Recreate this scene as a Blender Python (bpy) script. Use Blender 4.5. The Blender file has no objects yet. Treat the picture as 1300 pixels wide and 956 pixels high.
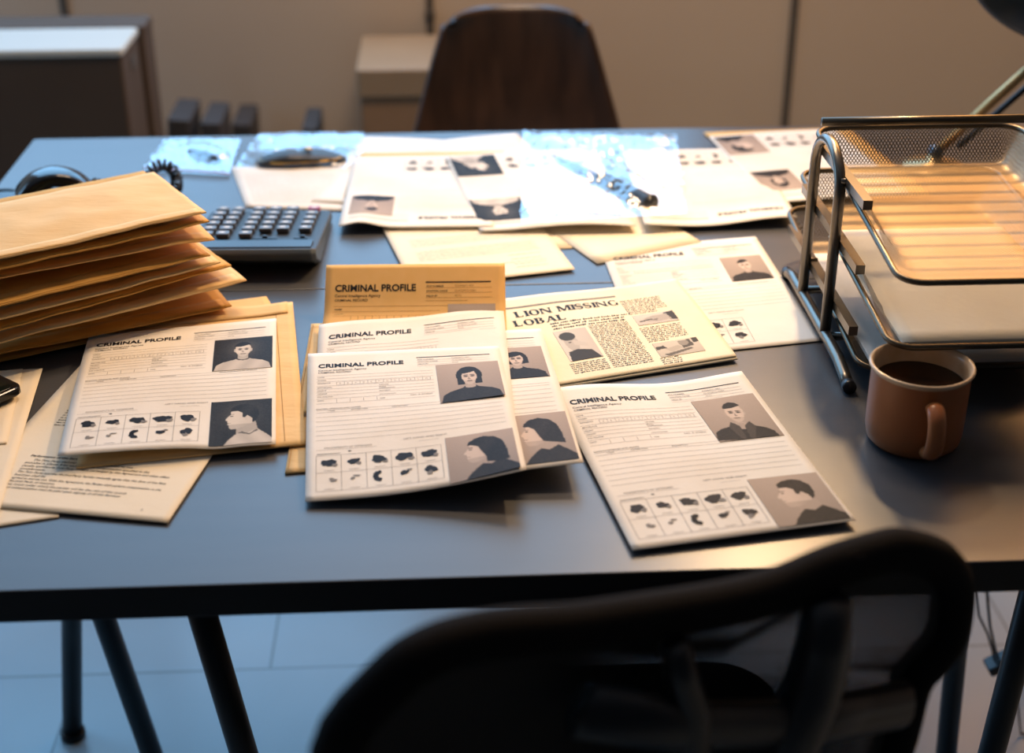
import bpy, bmesh, math, random
import numpy as np
from mathutils import Vector, Matrix, noise
random.seed(7)
S = bpy.context.scene
col = S.collection
PI = math.pi

# ------------------------------------------------------------------ camera
ZT = 0.74                       # desk top height
F_PX, PITCH, ROLL, YAW, HC = 1806.0, 0.46317, -0.00225, 0.0469, 0.72903
cp, sp = math.cos(PITCH), math.sin(PITCH)
FW = Vector((math.sin(YAW)*cp, math.cos(YAW)*cp, -sp))
R0 = Vector((math.cos(YAW), -math.sin(YAW), 0)); U0 = R0.cross(FW)
RT = math.cos(ROLL)*R0 + math.sin(ROLL)*U0
UP = -math.sin(ROLL)*R0 + math.cos(ROLL)*U0
CAM = Vector((0, 0, ZT+HC))
cd = bpy.data.cameras.new('camera'); cam = bpy.data.objects.new('camera', cd); col.objects.link(cam)
M = Matrix((RT, UP, -FW)).transposed().to_4x4(); M.translation = CAM
cam.matrix_world = M
cd.sensor_width = 36; cd.lens = F_PX/1300*36; cd.shift_y = -44.5/1300
cd.clip_start = .05; cd.clip_end = 50
cd.dof.use_dof = True; cd.dof.focus_distance = 1.53; cd.dof.aperture_fstop = 2.9
S.camera = cam

def at(px, py, z=0.0):
    """point of the horizontal plane z above the desk top that is seen at a photo pixel"""
    d = FW + RT*((px-650)/F_PX) - UP*((py-433.5)/F_PX)
    t = (z-HC)/d.z
    p = CAM + d*t
    return Vector((p.x, p.y, ZT+z))
def aty(px, py, y):
    d = FW + RT*((px-650)/F_PX) - UP*((py-433.5)/F_PX)
    return CAM + d*(y/d.y)

# ------------------------------------------------------------------ world, lights, exposure
w = bpy.data.worlds.new('world'); S.world = w; w.use_nodes = True
w.node_tree.nodes['Background'].inputs[0].default_value = (.30, .42, .60, 1)
w.node_tree.nodes['Background'].inputs[1].default_value = .045
S.view_settings.view_transform = 'Standard'; S.view_settings.look = 'None'
S.view_settings.gamma = 1; S.view_settings.use_curve_mapping = False
S.view_settings.exposure = 0.0

def light(name, kind, loc, target, energy, color, **kw):
    l = bpy.data.lights.new(name, kind); l.energy = energy; l.color = color
    for k, v in kw.items(): setattr(l, k, v)
    o = bpy.data.objects.new(name, l); col.objects.link(o); o.location = loc
    o.rotation_euler = (Vector(target)-Vector(loc)).to_track_quat('-Z', 'Y').to_euler()
    return o
COOL = (.30, .62, 1.0); WARM = (1.0, .66, .35)
light('window_daylight_back', 'AREA', (-.45, 3.30, 1.80), (-.45, 1.6, 1.25), 52, COOL, shape='RECTANGLE', size=2.2, size_y=1.6)
light('window_daylight_left', 'AREA', (-2.62, 2.75, 1.10), (0, 1.9, .3), 26, COOL, shape='RECTANGLE', size=.95, size_y=1.7)
light('pendant_light', 'SPOT', (.54, 2.12, ZT+.89), (.16, 1.36, ZT), 50, WARM, spot_size=math.radians(88), spot_blend=1.0, shadow_soft_size=.030)
light('warm_reflection_light', 'AREA', (1.40, 3.15, 2.05), (.6, 1.1, .7), 36, (1.0, .48, .16), shape='RECTANGLE', size=1.1, size_y=1.0)  # unseen warm panel, added so the desk top reflects a warm tone
light('wall_fill_light', 'AREA', (.1, 2.35, 2.70), (.0, 3.2, 0.3), 40, (1.0, .70, .45), shape='RECTANGLE', size=.8, size_y=.4)  # unseen fill, added to throw warm light on the back wall

# ------------------------------------------------------------------ materials
def nt(name):
    m = bpy.data.materials.new(name); m.use_nodes = True
    n = m.node_tree; b = n.nodes['Principled BSDF']
    return m, n, b
def mat(name, c, rough=.6, metal=0, c2=None, scale=30, stretch=(1, 1, 1), bump=0, bscale=200, spec=None, trans=0, detail=3):
    m, n, b = nt(name); N = n.nodes; L = n.links
    b.inputs['Base Color'].default_value = (*c, 1); b.inputs['Roughness'].default_value = rough
    b.inputs['Metallic'].default_value = metal
    if spec is not None: b.inputs['Specular IOR Level'].default_value = spec
    tc = N.new('ShaderNodeTexCoord'); mp = N.new('ShaderNodeMapping'); mp.inputs['Scale'].default_value = stretch
    L.new(tc.outputs['Object'], mp.inputs['Vector'])
    if c2:
        t = N.new('ShaderNodeTexNoise'); t.inputs['Scale'].default_value = scale; t.inputs['Detail'].default_value = detail
        L.new(mp.outputs[0], t.inputs['Vector'])
        r = N.new('ShaderNodeValToRGB'); r.color_ramp.elements[0].color = (*c, 1); r.color_ramp.elements[1].color = (*c2, 1)
        r.color_ramp.elements[0].position = .35; r.color_ramp.elements[1].position = .65
        L.new(t.outputs['Fac'], r.inputs[0]); L.new(r.outputs[0], b.inputs['Base Color'])
    if bump:
        t2 = N.new('ShaderNodeTexNoise'); t2.inputs['Scale'].default_value = bscale; t2.inputs['Detail'].default_value = 4
        L.new(mp.outputs[0], t2.inputs['Vector'])
        bp = N.new('ShaderNodeBump'); bp.inputs['Strength'].default_value = bump; bp.inputs['Distance'].default_value = .002
        L.new(t2.outputs['Fac'], bp.inputs['Height']); L.new(bp.outputs[0], b.inputs['Normal'])
    if trans:
        tr = N.new('ShaderNodeBsdfTranslucent'); tr.inputs[0].default_value = (*c, 1)
        mx = N.new('ShaderNodeMixShader'); mx.inputs[0].default_value = trans
        L.new(b.outputs[0], mx.inputs[1]); L.new(tr.outputs[0], mx.inputs[2]); L.new(mx.outputs[0], N['Material Output'].inputs[0])
    return m
MT = {}
MT['paper'] = mat('white_paper', (.78, .76, .71), .75, c2=(.72, .68, .61), scale=9, bump=.15, bscale=90, spec=.12)
MT['cream'] = mat('cream_paper', (.80, .73, .59), .75, c2=(.77, .69, .54), scale=9, bump=.15, bscale=90, spec=.12)
MT['aged'] = mat('newsprint_paper', (.84, .78, .62), .8, c2=(.80, .71, .50), scale=7, bump=.2, bscale=70, spec=.12)
MT['kraft'] = mat('kraft_paper', (.66, .37, .10), .7, c2=(.58, .31, .075), scale=14, stretch=(1, 3, 1), bump=.35, bscale=45, spec=.12)
MT['kraft2'] = mat('pale_kraft_paper', (.78, .54, .26), .7, c2=(.73, .49, .22), scale=12, stretch=(1, 3, 1), bump=.35, bscale=45, spec=.12)
MT['kraft3'] = mat('golden_kraft_paper', (.92, .63, .27), .7, c2=(.89, .60, .24), scale=60, bump=.12, bscale=45, spec=.12, trans=.35)
MT['ink'] = mat('black_ink', (.012, .012, .015), .6, spec=.12)
MT['greyink'] = mat('grey_ink', (.22, .21, .20), .7, spec=.12)
MT['paleink'] = mat('pale_ink', (.45, .43, .39), .7, spec=.12)
MT['flap'] = mat('envelope_crease', (.40, .22, .07), .7, spec=.12)
MT['desk'] = mat('desk_laminate', (.062, .066, .075), .34, c2=(.054, .059, .068), scale=5, stretch=(1, 6, 1), bump=.05, bscale=120, spec=.55)
MT['deskedge'] = mat('desk_edge_band', (.012, .012, .014), .5, spec=.2)
MT['blackmetal'] = mat('black_metal_tube', (.012, .016, .02), .4, .3)
MT['chrome'] = mat('brushed_steel', (.17, .15, .125), .30, .9)
MT['wire'] = mat('dark_rim_wire', (.11, .09, .065), .34, .9)
MT['blackpl'] = mat('black_plastic', (.010, .010, .012), .35)
MT['glossbl'] = mat('gloss_black_plastic', (.008, .008, .010), .16)
MT['calc'] = mat('calculator_case', (.085, .11, .135), .42)
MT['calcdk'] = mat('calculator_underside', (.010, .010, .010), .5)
MT['key'] = mat('calculator_key_cap', (.10, .11, .125), .35)
MT['keyred'] = mat('red_key_cap', (.30, .03, .05), .35)
MT['white'] = mat('white_print', (.75, .75, .72), .6)
MT['mug'] = mat('brown_glaze', (.43, .15, .05), .30, c2=(.39, .135, .045), scale=18)
MT['muginner'] = mat('cream_glaze', (.66, .50, .34), .22, c2=(.56, .38, .22), scale=35)
MT['coffee'] = mat('coffee', (.022, .007, .003), .08)
MT['wood'] = mat('dark_walnut_veneer', (.026, .014, .009), .35, c2=(.050, .026, .016), scale=7, stretch=(4, 4, .6), bump=.05)
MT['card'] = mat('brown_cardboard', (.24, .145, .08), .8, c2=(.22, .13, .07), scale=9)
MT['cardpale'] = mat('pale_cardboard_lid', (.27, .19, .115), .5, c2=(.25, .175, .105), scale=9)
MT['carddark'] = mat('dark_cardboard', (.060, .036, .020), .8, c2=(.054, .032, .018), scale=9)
MT['cardwhite'] = mat('white_lid', (.42, .42, .38), .6)
MT['wall'] = mat('wall_panel', (.42, .34, .26), .7, c2=(.40, .32, .245), scale=2)
MT['gap'] = mat('wall_joint', (.06, .05, .04), .8)
MT['ceil'] = mat('ceiling_paint', (.5, .5, .5), .9)
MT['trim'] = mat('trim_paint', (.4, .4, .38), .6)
MT['fabric'] = mat('black_fabric', (.004, .004, .0045), .9, bump=.4, bscale=500, spec=.12)
MT['brass'] = mat('brass_tube', (.55, .36, .16), .35, .8)
MT['shade'] = mat('lamp_shade_enamel', (.03, .045, .06), .3)
MT['bulb'] = mat('frosted_bulb', (.9, .85, .75), .3)
MT['cable'] = mat('black_cable', (.012, .012, .013), .45)
MT['leather'] = mat('black_leather', (.02, .017, .015), .45, bump=.4, bscale=300)
MT['gold'] = mat('brass_trim', (.60, .36, .10), .3, .9)
MT['steel'] = mat('polished_blade', (.12, .14, .17), .3, .8)
MT['screen'] = mat('dark_glass', (.004, .008, .008), .08)
MT['redzip'] = mat('red_zip_seal', (.55, .12, .12), .5)
MT['darkthing'] = mat('dark_cloth', (.03, .028, .03), .7)

def floor_mat():
    m, n, b = nt('pale_floor_tiles'); N = n.nodes; L = n.links
    tc = N.new('ShaderNodeTexCoord'); br = N.new('ShaderNodeTexBrick')
    br.offset = .5; br.inputs['Scale'].default_value = 1.0
    br.inputs['Brick Width'].default_value = .60; br.inputs['Row Height'].default_value = .30
    br.inputs['Mortar Size'].default_value = .0022
    br.inputs['Color1'].default_value = (.52, .64, .70, 1); br.inputs['Color2'].default_value = (.48, .60, .66, 1)
    br.inputs['Mortar'].default_value = (.25, .31, .35, 1)
    L.new(tc.outputs['Object'], br.inputs['Vector'])
    no = N.new('ShaderNodeTexNoise'); no.inputs['Scale'].default_value = 3; L.new(tc.outputs['Object'], no.inputs['Vector'])
    mx = N.new('ShaderNodeMixRGB'); mx.blend_type = 'MULTIPLY'; mx.inputs[0].default_value = .35
    L.new(br.outputs['Color'], mx.inputs[1]); L.new(no.outputs['Fac'], mx.inputs[2]); L.new(mx.outputs[0], b.inputs['Base Color'])
    b.inputs['Roughness'].default_value = .28
    return m
MT['floor'] = floor_mat()

def mesh_mat(name, c, pitch, fill, rough, metal, hexa=False):
    """woven / expanded mesh: openings cut by the UV pattern (UV in metres)"""
    m, n, b = nt(name); N = n.nodes; L = n.links
    b.inputs['Base Color'].default_value = (*c, 1); b.inputs['Roughness'].default_value = rough; b.inputs['Metallic'].default_value = metal
    uv = N.new('ShaderNodeUVMap'); sx = N.new('ShaderNodeSeparateXYZ'); L.new(uv.outputs[0], sx.inputs[0])
    def mth(op, a, bb=None):
        x = N.new('ShaderNodeMath'); x.operation = op
        for i, q in enumerate((a, bb)):
            if q is None: continue
            if isinstance(q, (int, float)): x.inputs[i].default_value = q
            else: L.new(q, x.inputs[i])
        return x.outputs[0]
    u = mth('MULTIPLY', sx.outputs[0], .60 if hexa else 1.0); v = sx.outputs[1]
    outs = []
    for op in ('ADD', 'SUBTRACT'):
        s = mth(op, u, v); s = mth('DIVIDE', s, pitch); s = mth('FRACT', s)
        outs.append(mth('LESS_THAN', s, fill))
    a = mth('MAXIMUM', outs[0], outs[1])
    tr = N.new('ShaderNodeBsdfTransparent'); mx = N.new('ShaderNodeMixShader')
    L.new(a, mx.inputs[0]); L.new(tr.outputs[0], mx.inputs[1]); L.new(b.outputs[0], mx.inputs[2])
    L.new(mx.outputs[0], N['Material Output'].inputs[0])
    return m
MT['traymesh'] = mesh_mat('expanded_metal_mesh', (.27, .21, .13), .0027, .36, .40, .8, True)
MT['chairmesh'] = mesh_mat('chair_net', (.003, .003, .0035), .0036, .60, .8, 0)

def film_mat():
    m, n, b = nt('clear_plastic_film'); N = n.nodes; L = n.links
    tr = N.new('ShaderNodeBsdfTransparent'); gl = N.new('ShaderNodeBsdfGlossy'); gl.inputs['Roughness'].default_value = .13
    gl.inputs['Color'].default_value = (.95, .97, 1, 1)
    df = N.new('ShaderNodeBsdfDiffuse'); df.inputs[0].default_value = (.85, .88, .9, 1)
    tl = N.new('ShaderNodeBsdfTranslucent'); tl.inputs[0].default_value = (.85, .88, .9, 1)
    ad = N.new('ShaderNodeMixShader'); ad.inputs[0].default_value = .5; L.new(df.outputs[0], ad.inputs[1]); L.new(tl.outputs[0], ad.inputs[2])
    m2 = N.new('ShaderNodeMixShader'); m2.inputs[0].default_value = .90; L.new(ad.outputs[0], m2.inputs[1]); L.new(gl.outputs[0], m2.inputs[2])
    lw = N.new('ShaderNodeLayerWeight'); lw.inputs[0].default_value = .45
    mr = N.new('ShaderNodeMapRange'); mr.inputs[3].default_value = .02; mr.inputs[4].default_value = .46
    L.new(lw.outputs['Facing'], mr.inputs[0])
    mx = N.new('ShaderNodeMixShader'); L.new(mr.outputs[0], mx.inputs[0]); L.new(tr.outputs[0], mx.inputs[1]); L.new(m2.outputs[0], mx.inputs[2])
    L.new(mx.outputs[0], N['Material Output'].inputs[0])
    return m
MT['film'] = film_mat()
def print_mat():
    m, n, b = nt('photographic_print'); N = n.nodes
    a = N.new('ShaderNodeAttribute'); a.attribute_name = 'print'
    n.links.new(a.outputs['Color'], b.inputs['Base Color']); b.inputs['Roughness'].default_value = .6; b.inputs['Specular IOR Level'].default_value = .12
    return m
MT['print'] = print_mat()

# ------------------------------------------------------------------ mesh helpers
class MB:
    def __init__(s): s.v = []; s.f = []; s.mi = []; s.sm = []
    def add(s, vs, fs, mi=0, smooth=False):
        o = len(s.v); s.v += [tuple(p) for p in vs]
        for f in fs: s.f.append([o+i for i in f]); s.mi.append(mi); s.sm.append(smooth)
        return s
    def box(s, x0, x1, y0, y1, z0, z1, mi=0, xf=None):
        vs = [Vector((x, y, z)) for z in (z0, z1) for y in (y0, y1) for x in (x0, x1)]
        if xf: vs = [xf @ p for p in vs]
        return s.add(vs, [(0, 2, 3, 1), (4, 5, 7, 6), (0, 1, 5, 4), (2, 6, 7, 3), (0, 4, 6, 2), (1, 3, 7, 5)], mi)
    def rbox(s, x0, x1, y0, y1, z0, z1, r=.002, n=3, mi=0, xf=None, rc=None):
        """box with rounded vertical corners (rc) and a bevelled rim (r)"""
        rc = rc or r*2; out = []
        for (cx_, cy_, a0) in ((x1-rc, y1-rc, 0), (x0+rc, y1-rc, 90), (x0+rc, y0+rc, 180), (x1-rc, y0+rc, 270)):
            for k in range(n+1):
                a = math.radians(a0+90*k/n); out.append((cx_, cy_, math.cos(a), math.sin(a)))
        rings = [(z0, -r), (z0+r, 0), (z1-r, 0), (z1-r*.3, -r*.3), (z1, -r)]
        vs = []; fs = []; m = len(out)
        for z, d in rings:
            for (a, b, c, e) in out: vs.append(Vector((a+c*(rc+d), b+e*(rc+d), z)))
        if xf: vs = [xf @ p for p in vs]
        for i in range(len(rings)-1):
            for j in range(m): k = (j+1) % m; fs.append((i*m+j, i*m+k, (i+1)*m+k, (i+1)*m+j))
        fs.append(tuple(reversed(range(m)))); fs.append(tuple((len(rings)-1)*m+j for j in range(m)))
        return s.add(vs, fs, mi)
    def tube(s, pts, r, n=10, mi=0, caps=True, closed=False, flat=1.0):
        pts = [Vector(p) for p in pts]; m = len(pts); vs = []; fs = []
        prev = None
        for i, p in enumerate(pts):
            if closed: t = pts[(i+1) % m]-pts[i-1]
            else: t = pts[min(i+1, m-1)]-pts[max(i-1, 0)]
            t.normalize()
            if prev is None: a = t.orthogonal().normalized() if abs(t.z) > .9 else t.cross(Vector((0, 0, 1))).normalized()
            else: a = (prev-t*prev.dot(t)).normalized()
            prev = a; b = t.cross(a)
            rr = r[i] if isinstance(r, (list, tuple)) else r
            for k in range(n):
                an = 2*PI*k/n; vs.append(p+a*math.cos(an)*rr+b*math.sin(an)*rr*flat)
        for i in range(m if closed else m-1):
            i2 = (i+1) % m
            for k in range(n): k2 = (k+1) % n; fs.append((i*n+k, i*n+k2, i2*n+k2, i2*n+k))
        if caps and not closed: fs.append(tuple(reversed(range(n)))); fs.append(tuple((m-1)*n+k for k in range(n)))
        return s.add(vs, fs, mi, True)
    def lathe(s, prof, c, n=48, mi=0, capb=True, capt=False):
        vs = []; fs = []; m = len(prof)
        for (r, z) in prof:
            for k in range(n): a = 2*PI*k/n; vs.append((c[0]+r*math.cos(a), c[1]+r*math.sin(a), c[2]+z))
        for i in range(m-1):
            for k in range(n): k2 = (k+1) % n; fs.append((i*n+k, i*n+k2, (i+1)*n+k2, (i+1)*n+k))
        if capb: fs.append(tuple(reversed(range(n))))
        if capt: fs.append(tuple((m-1)*n+k for k in range(n)))
        return s.add(vs, fs, mi, True)
    def sheet(s, fn, nu, nv, thick=.0004, mi=0, smooth=True):
        """closed thin slab over fn(u,v); fn is its top surface"""
        vs = []; fs = []
        for j in range(nv+1):
            for i in range(nu+1): vs.append(Vector(fn(i/nu, j/nv)))
        n0 = len(vs)
        vs += [p-Vector((0, 0, thick)) for p in vs]
        q = lambda i, j: j*(nu+1)+i
        for j in range(nv):
            for i in range(nu):
                fs.append((q(i, j), q(i, j+1), q(i+1, j+1), q(i+1, j)))
                fs.append((n0+q(i, j), n0+q(i+1, j), n0+q(i+1, j+1), n0+q(i, j+1)))
        rim = [q(i, 0) for i in range(nu)]+[q(nu, j) for j in range(nv)]+[q(i, nv) for i in range(nu, 0, -1)]+[q(0, j) for j in range(nv, 0, -1)]
        nf = len(fs)
        for a, b in zip(rim, rim[1:]+rim[:1]): fs.append((a, b, n0+b, n0+a))
        s.add(vs, fs, mi, smooth)
        for k in range(len(fs)-nf): s.sm[-1-k] = False
        return s
    def build(s, name, mats, parent=None, origin=None, bevel=0, uv=None):
        me = bpy.data.meshes.new(name)
        if parent is not None: o0 = Vector(parent['_o'])
        elif origin is not None: o0 = Vector(origin)
        else:
            a = np.array(s.v); o0 = Vector(((a[:, 0].min()+a[:, 0].max())/2, (a[:, 1].min()+a[:, 1].max())/2, a[:, 2].min()))
        me.from_pydata([tuple(Vector(p)-o0) for p in s.v], [], s.f)
        mats = mats if isinstance(mats, (list, tuple)) else [mats]
        for m in mats: me.materials.append(MT[m] if isinstance(m, str) else m)
        me.polygons.foreach_set('material_index', s.mi); me.polygons.foreach_set('use_smooth', s.sm)
        if uv:
            l = me.uv_layers.new(name='UVMap')
            for lp in me.loops: l.data[lp.index].uv = uv[lp.vertex_index]
        me.update()
        o = bpy.data.objects.new(name, me); col.objects.link(o)
        o['_o'] = tuple(o0)
        if parent is not None: o.parent = parent
        else: o.location = o0
        if bevel:
            b = o.modifiers.new('bevel', 'BEVEL'); b.width = bevel; b.segments = 2; b.limit_method = 'ANGLE'
        return o
def tag(o, label=None, cat=None, group=None, kind=None):
    if label: o['label'] = label
    if cat: o['category'] = cat
    if group: o['group'] = group
    if kind: o['kind'] = kind
    return o
def empty(name, loc, label=None, cat=None, group=None):
    o = bpy.data.objects.new(name, None); col.objects.link(o); o.location = loc; o['_o'] = tuple(loc)
    o.empty_display_size = .05
    return tag(o, label, cat, group)
def arc(c, r, a0, a1, n, ax=(1, 0, 0), ay=(0, 1, 0)):
    ax = Vector(ax); ay = Vector(ay)
    return [Vector(c)+ax*math.cos(math.radians(a0+(a1-a0)*k/n))*r+ay*math.sin(math.radians(a0+(a1-a0)*k/n))*r for k in range(n+1)]

# ================================================================== THE ROOM
YW = 3.36
m = MB(); m.box(-2.7, 3.2, -1.2, YW, -.1, 0); m.build('floor', 'floor', origin=(0, 0, 0)); tag(bpy.data.objects['floor'], kind='structure')
# back wall with the window opening x -1.6..0.1, z .98..2.62
m = MB()
for b_ in ((-2.7, -1.62, 0, 2.8), (.66, 3.2, 0, 2.8), (-1.62, .66, 0, .98), (-1.62, .66, 2.62, 2.8)):
    m.box(b_[0], b_[1], YW, YW+.12, b_[2], b_[3])
tag(m.build('wall_back', 'wall', origin=(0, YW, 0)), kind='structure')
for i, x in enumerate((-.885, -.035, .835, 1.70)):
    m = MB(); m.box(x-.009, x+.009, YW-.004, YW+.001, 0, 0.97 if x < .1 else 2.75)
    if i == 1: m.box(x-.012, x+.012, YW-.010, YW, .655, .668)
    tag(m.build('trim_%d' % (i+1), 'gap'), kind='structure')
m = MB()
for b_ in ((-2.82, .35, -1.2, 0, 2.8), ):
    pass
for (y0, y1, z0, z1) in ((-1.2, 2.25, 0, 2.8), (3.25, YW, 0, 2.8), (2.25, 3.25, 0, .2), (2.25, 3.25, 2.0, 2.8)):
    m.box(-2.82, -2.7, y0, y1, z0, z1)
tag(m.build('wall_left', 'wall', origin=(-2.7, 1, 0)), kind='structure')
m = MB(); m.box(3.2, 3.3, -1.2, YW+.12, 0, 2.8); tag(m.build('wall_right', 'wall'), kind='structure')
m = MB(); m.box(-2.82, 3.3, -1.2, YW+.12, 2.8, 2.9); tag(m.build('ceiling', 'ceil'), kind='structure')
def window(name, fn, a0, a1, z0, z1):
    m = MB(); t = .04
    for q in ((a0, a1, z0, z0+t), (a0, a1, z1-t, z1), (a0, a0+t, z0+t, z1-t), (a1-t, a1, z0+t, z1-t), ((a0+a1)/2-.02, (a0+a1)/2+.02, z0+t, z1-t)):
        fn(m, *q)
    o = m.build(name, 'trim'); tag(o, kind='structure')
window('window_1', lambda m, a, b, c, d: m.box(a, b, YW+.02, YW+.08, c, d), -1.62, .66, .98, 2.62)
window('window_2', lambda m, a, b, c, d: m.box(-2.80, -2.74, a, b, c, d), 2.25, 3.25, .2, 2.0)

# ================================================================== DESKS
YF, DW = 1.0055, .6104
XL, XR = -.664, 1.04
def desk(label, y0, y1, legs):
    o = empty('desk', ((XL+XR)/2, (y0+y1)/2, 0), label, 'desk', 'grey desks pushed together')
    m = MB(); m.rbox(XL, XR, y0+.0008, y1-.0008, ZT-.034, ZT, .0012, 2, rc=.004); t = m.build('tabletop', ['desk', 'deskedge'], o)
    for p in t.data.polygons:
        if abs(p.normal.z) < .6 or p.normal.z < 0: p.material_index = 1
    for (top, bot) in legs:
        m = MB(); a = Vector(top); b = Vector(bot); m.tube([a, a.lerp(b, .5), b], .0145, 16); m.tube([b, b-Vector((0, 0, .012))], .018, 16)
        m.build('leg', 'blackmetal', o)
    m = MB(); m.box(XL+.12, XR-.12, y0+.07, y0+.10, ZT-.034-.028, ZT-.0345); m.build('support_rail', 'blackmetal', o)
    return o
zl = ZT-.036
def lg(px, py, y, px2, py2):
    """leg from under the top at (px,py) going down through (px2,py2) in its x-z plane"""
    a = aty(px, py, y); b = aty(px2, py2, y)
    d = (b-a)/(b.z-a.z)
    return (a+d*(zl-a.z), a+d*(.012-a.z))
desk('grey topped front desk under the criminal profile sheets and mug', YF, YF+DW,
     [lg(258, 783, 1.15, 283, 867), lg(134, 790, 1.50, 161, 867), lg(1302, 790, 1.20, 1282, 867), lg(1222, 745, 1.52, 1210, 867)])
desk('grey topped rear desk under the evidence bags and calculator', YF+DW, YF+2*DW,
     [lg(91, 795, 1.66, 91.5, 867), ((XL+.1, 2.1, zl), (XL+.14, 2.1, .012)), ((XR-.1, 1.8, zl), (XR-.12, 1.8, .012)), ((XR-.1, 2.1, zl), (XR-.14, 2.1, .012))])

# ================================================================== PAPER
def face_from(c, dz):
    """surface function over a page: c = TL,TR,BR,BL (3-D), dz(u,v) extra height"""
    c = [Vector(p) for p in c]
    def fn(u, v):
        p = c[0]*(1-u)*(1-v)+c[1]*u*(1-v)+c[2]*u*v+c[3]*(1-u)*v
        return p+Vector((0, 0, dz(u, v)))
    return fn
def page(name, label, cat, c, dz=lambda u, v: 0, matn='paper', group=None, nu=24, nv=30, thick=.00045, parent=None):
    f0 = face_from(c, dz); G = [[f0(i/nu, j/nv) for i in range(nu+1)] for j in range(nv+1)]
    def fn(u, v):
        a = max(0, min(nu-1e-6, u*nu)); b = max(0, min(nv-1e-6, v*nv)); i = int(a); j = int(b); a -= i; b -= j
        return G[j][i]*(1-a)*(1-b)+G[j][i+1]*a*(1-b)+G[j+1][i+1]*a*b+G[j+1][i]*(1-a)*b
    m = MB(); m.sheet(f0, nu, nv, thick)
    o = m.build(name, matn, parent); 
    if parent is None: tag(o, label, cat, group)
    return o, fn
class Ink:
    """flat print in page millimetres, laid on the page surface"""
    def __init__(s, fn, W=210., Hh=297., off=.0004): s.fn = fn; s.W = W; s.H = Hh; s.off = off; s.m = MB()
    def P(s, x, y, e=0): return s.fn(x/s.W, y/s.H)+Vector((0, 0, s.off+e))
    def rect(s, x0, y0, x1, y1, mi=0, step=9):
        nx = max(1, int(abs(x1-x0)/step)); ny = max(1, int(abs(y1-y0)/step)); vs = []; fs = []
        for j in range(ny+1):
            for i in range(nx+1): vs.append(s.P(x0+(x1-x0)*i/nx, y0+(y1-y0)*j/ny))
        for j in range(ny):
            for i in range(nx):
                a = j*(nx+1)+i; fs.append((a, a+nx+1, a+nx+2, a+1))
        s.m.add(vs, fs, mi)
    def poly(s, pts, mi=0): s.m.add([s.P(*p) for p in pts], [tuple(range(len(pts)))][::-1], mi)
    def text(s, t, x, y, size, mi=0, bold=0, w=None, slant=0):
        cu = bpy.data.curves.new('t', 'FONT'); cu.body = t; cu.size = size; cu.offset = bold; cu.resolution_u = 3; cu.shear = slant
        o = bpy.data.objects.new('t', cu); col.objects.link(o)
        dg = bpy.context.evaluated_depsgraph_get(); me = o.evaluated_get(dg).to_mesh()
        v = np.array([tuple(q.co) for q in me.vertices]); fs = [tuple(p.vertices) for p in me.polygons]
        if len(v):
            k = 1.0
            if w: k = w/(v[:, 0].max()-v[:, 0].min())
            s.m.add([s.P(x+p[0]*k, y-p[1]) for p in v], fs, mi)
        o.evaluated_get(dg).to_mesh_clear(); bpy.data.objects.remove(o); bpy.data.curves.remove(cu)
    def words(s, x0, x1, y, h, mi=0, rnd=random, gap=1.0, wl=(2.5, 9), last=1.0):
        x = x0; x1 = x0+(x1-x0)*last
        while x < x1-1:
            l = min(rnd.uniform(*wl), x1-x)
            # letters of uneven height so a word reads as type, not a bar
            cx = x
            while cx < x+l-.3:
                lw = rnd.uniform(.45, .8)*h; hh = h*rnd.choice((.62, .62, .7, 1.0)); up = h*rnd.choice((0, 0, 0, .2))
                s.rect(cx, y-hh+up*0, min(cx+lw, x+l), y+up, mi, 50); cx += lw+.22*h
            x += l+gap
    def build(s, name, mats, parent): return s.m.build(name, mats, parent)

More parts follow.
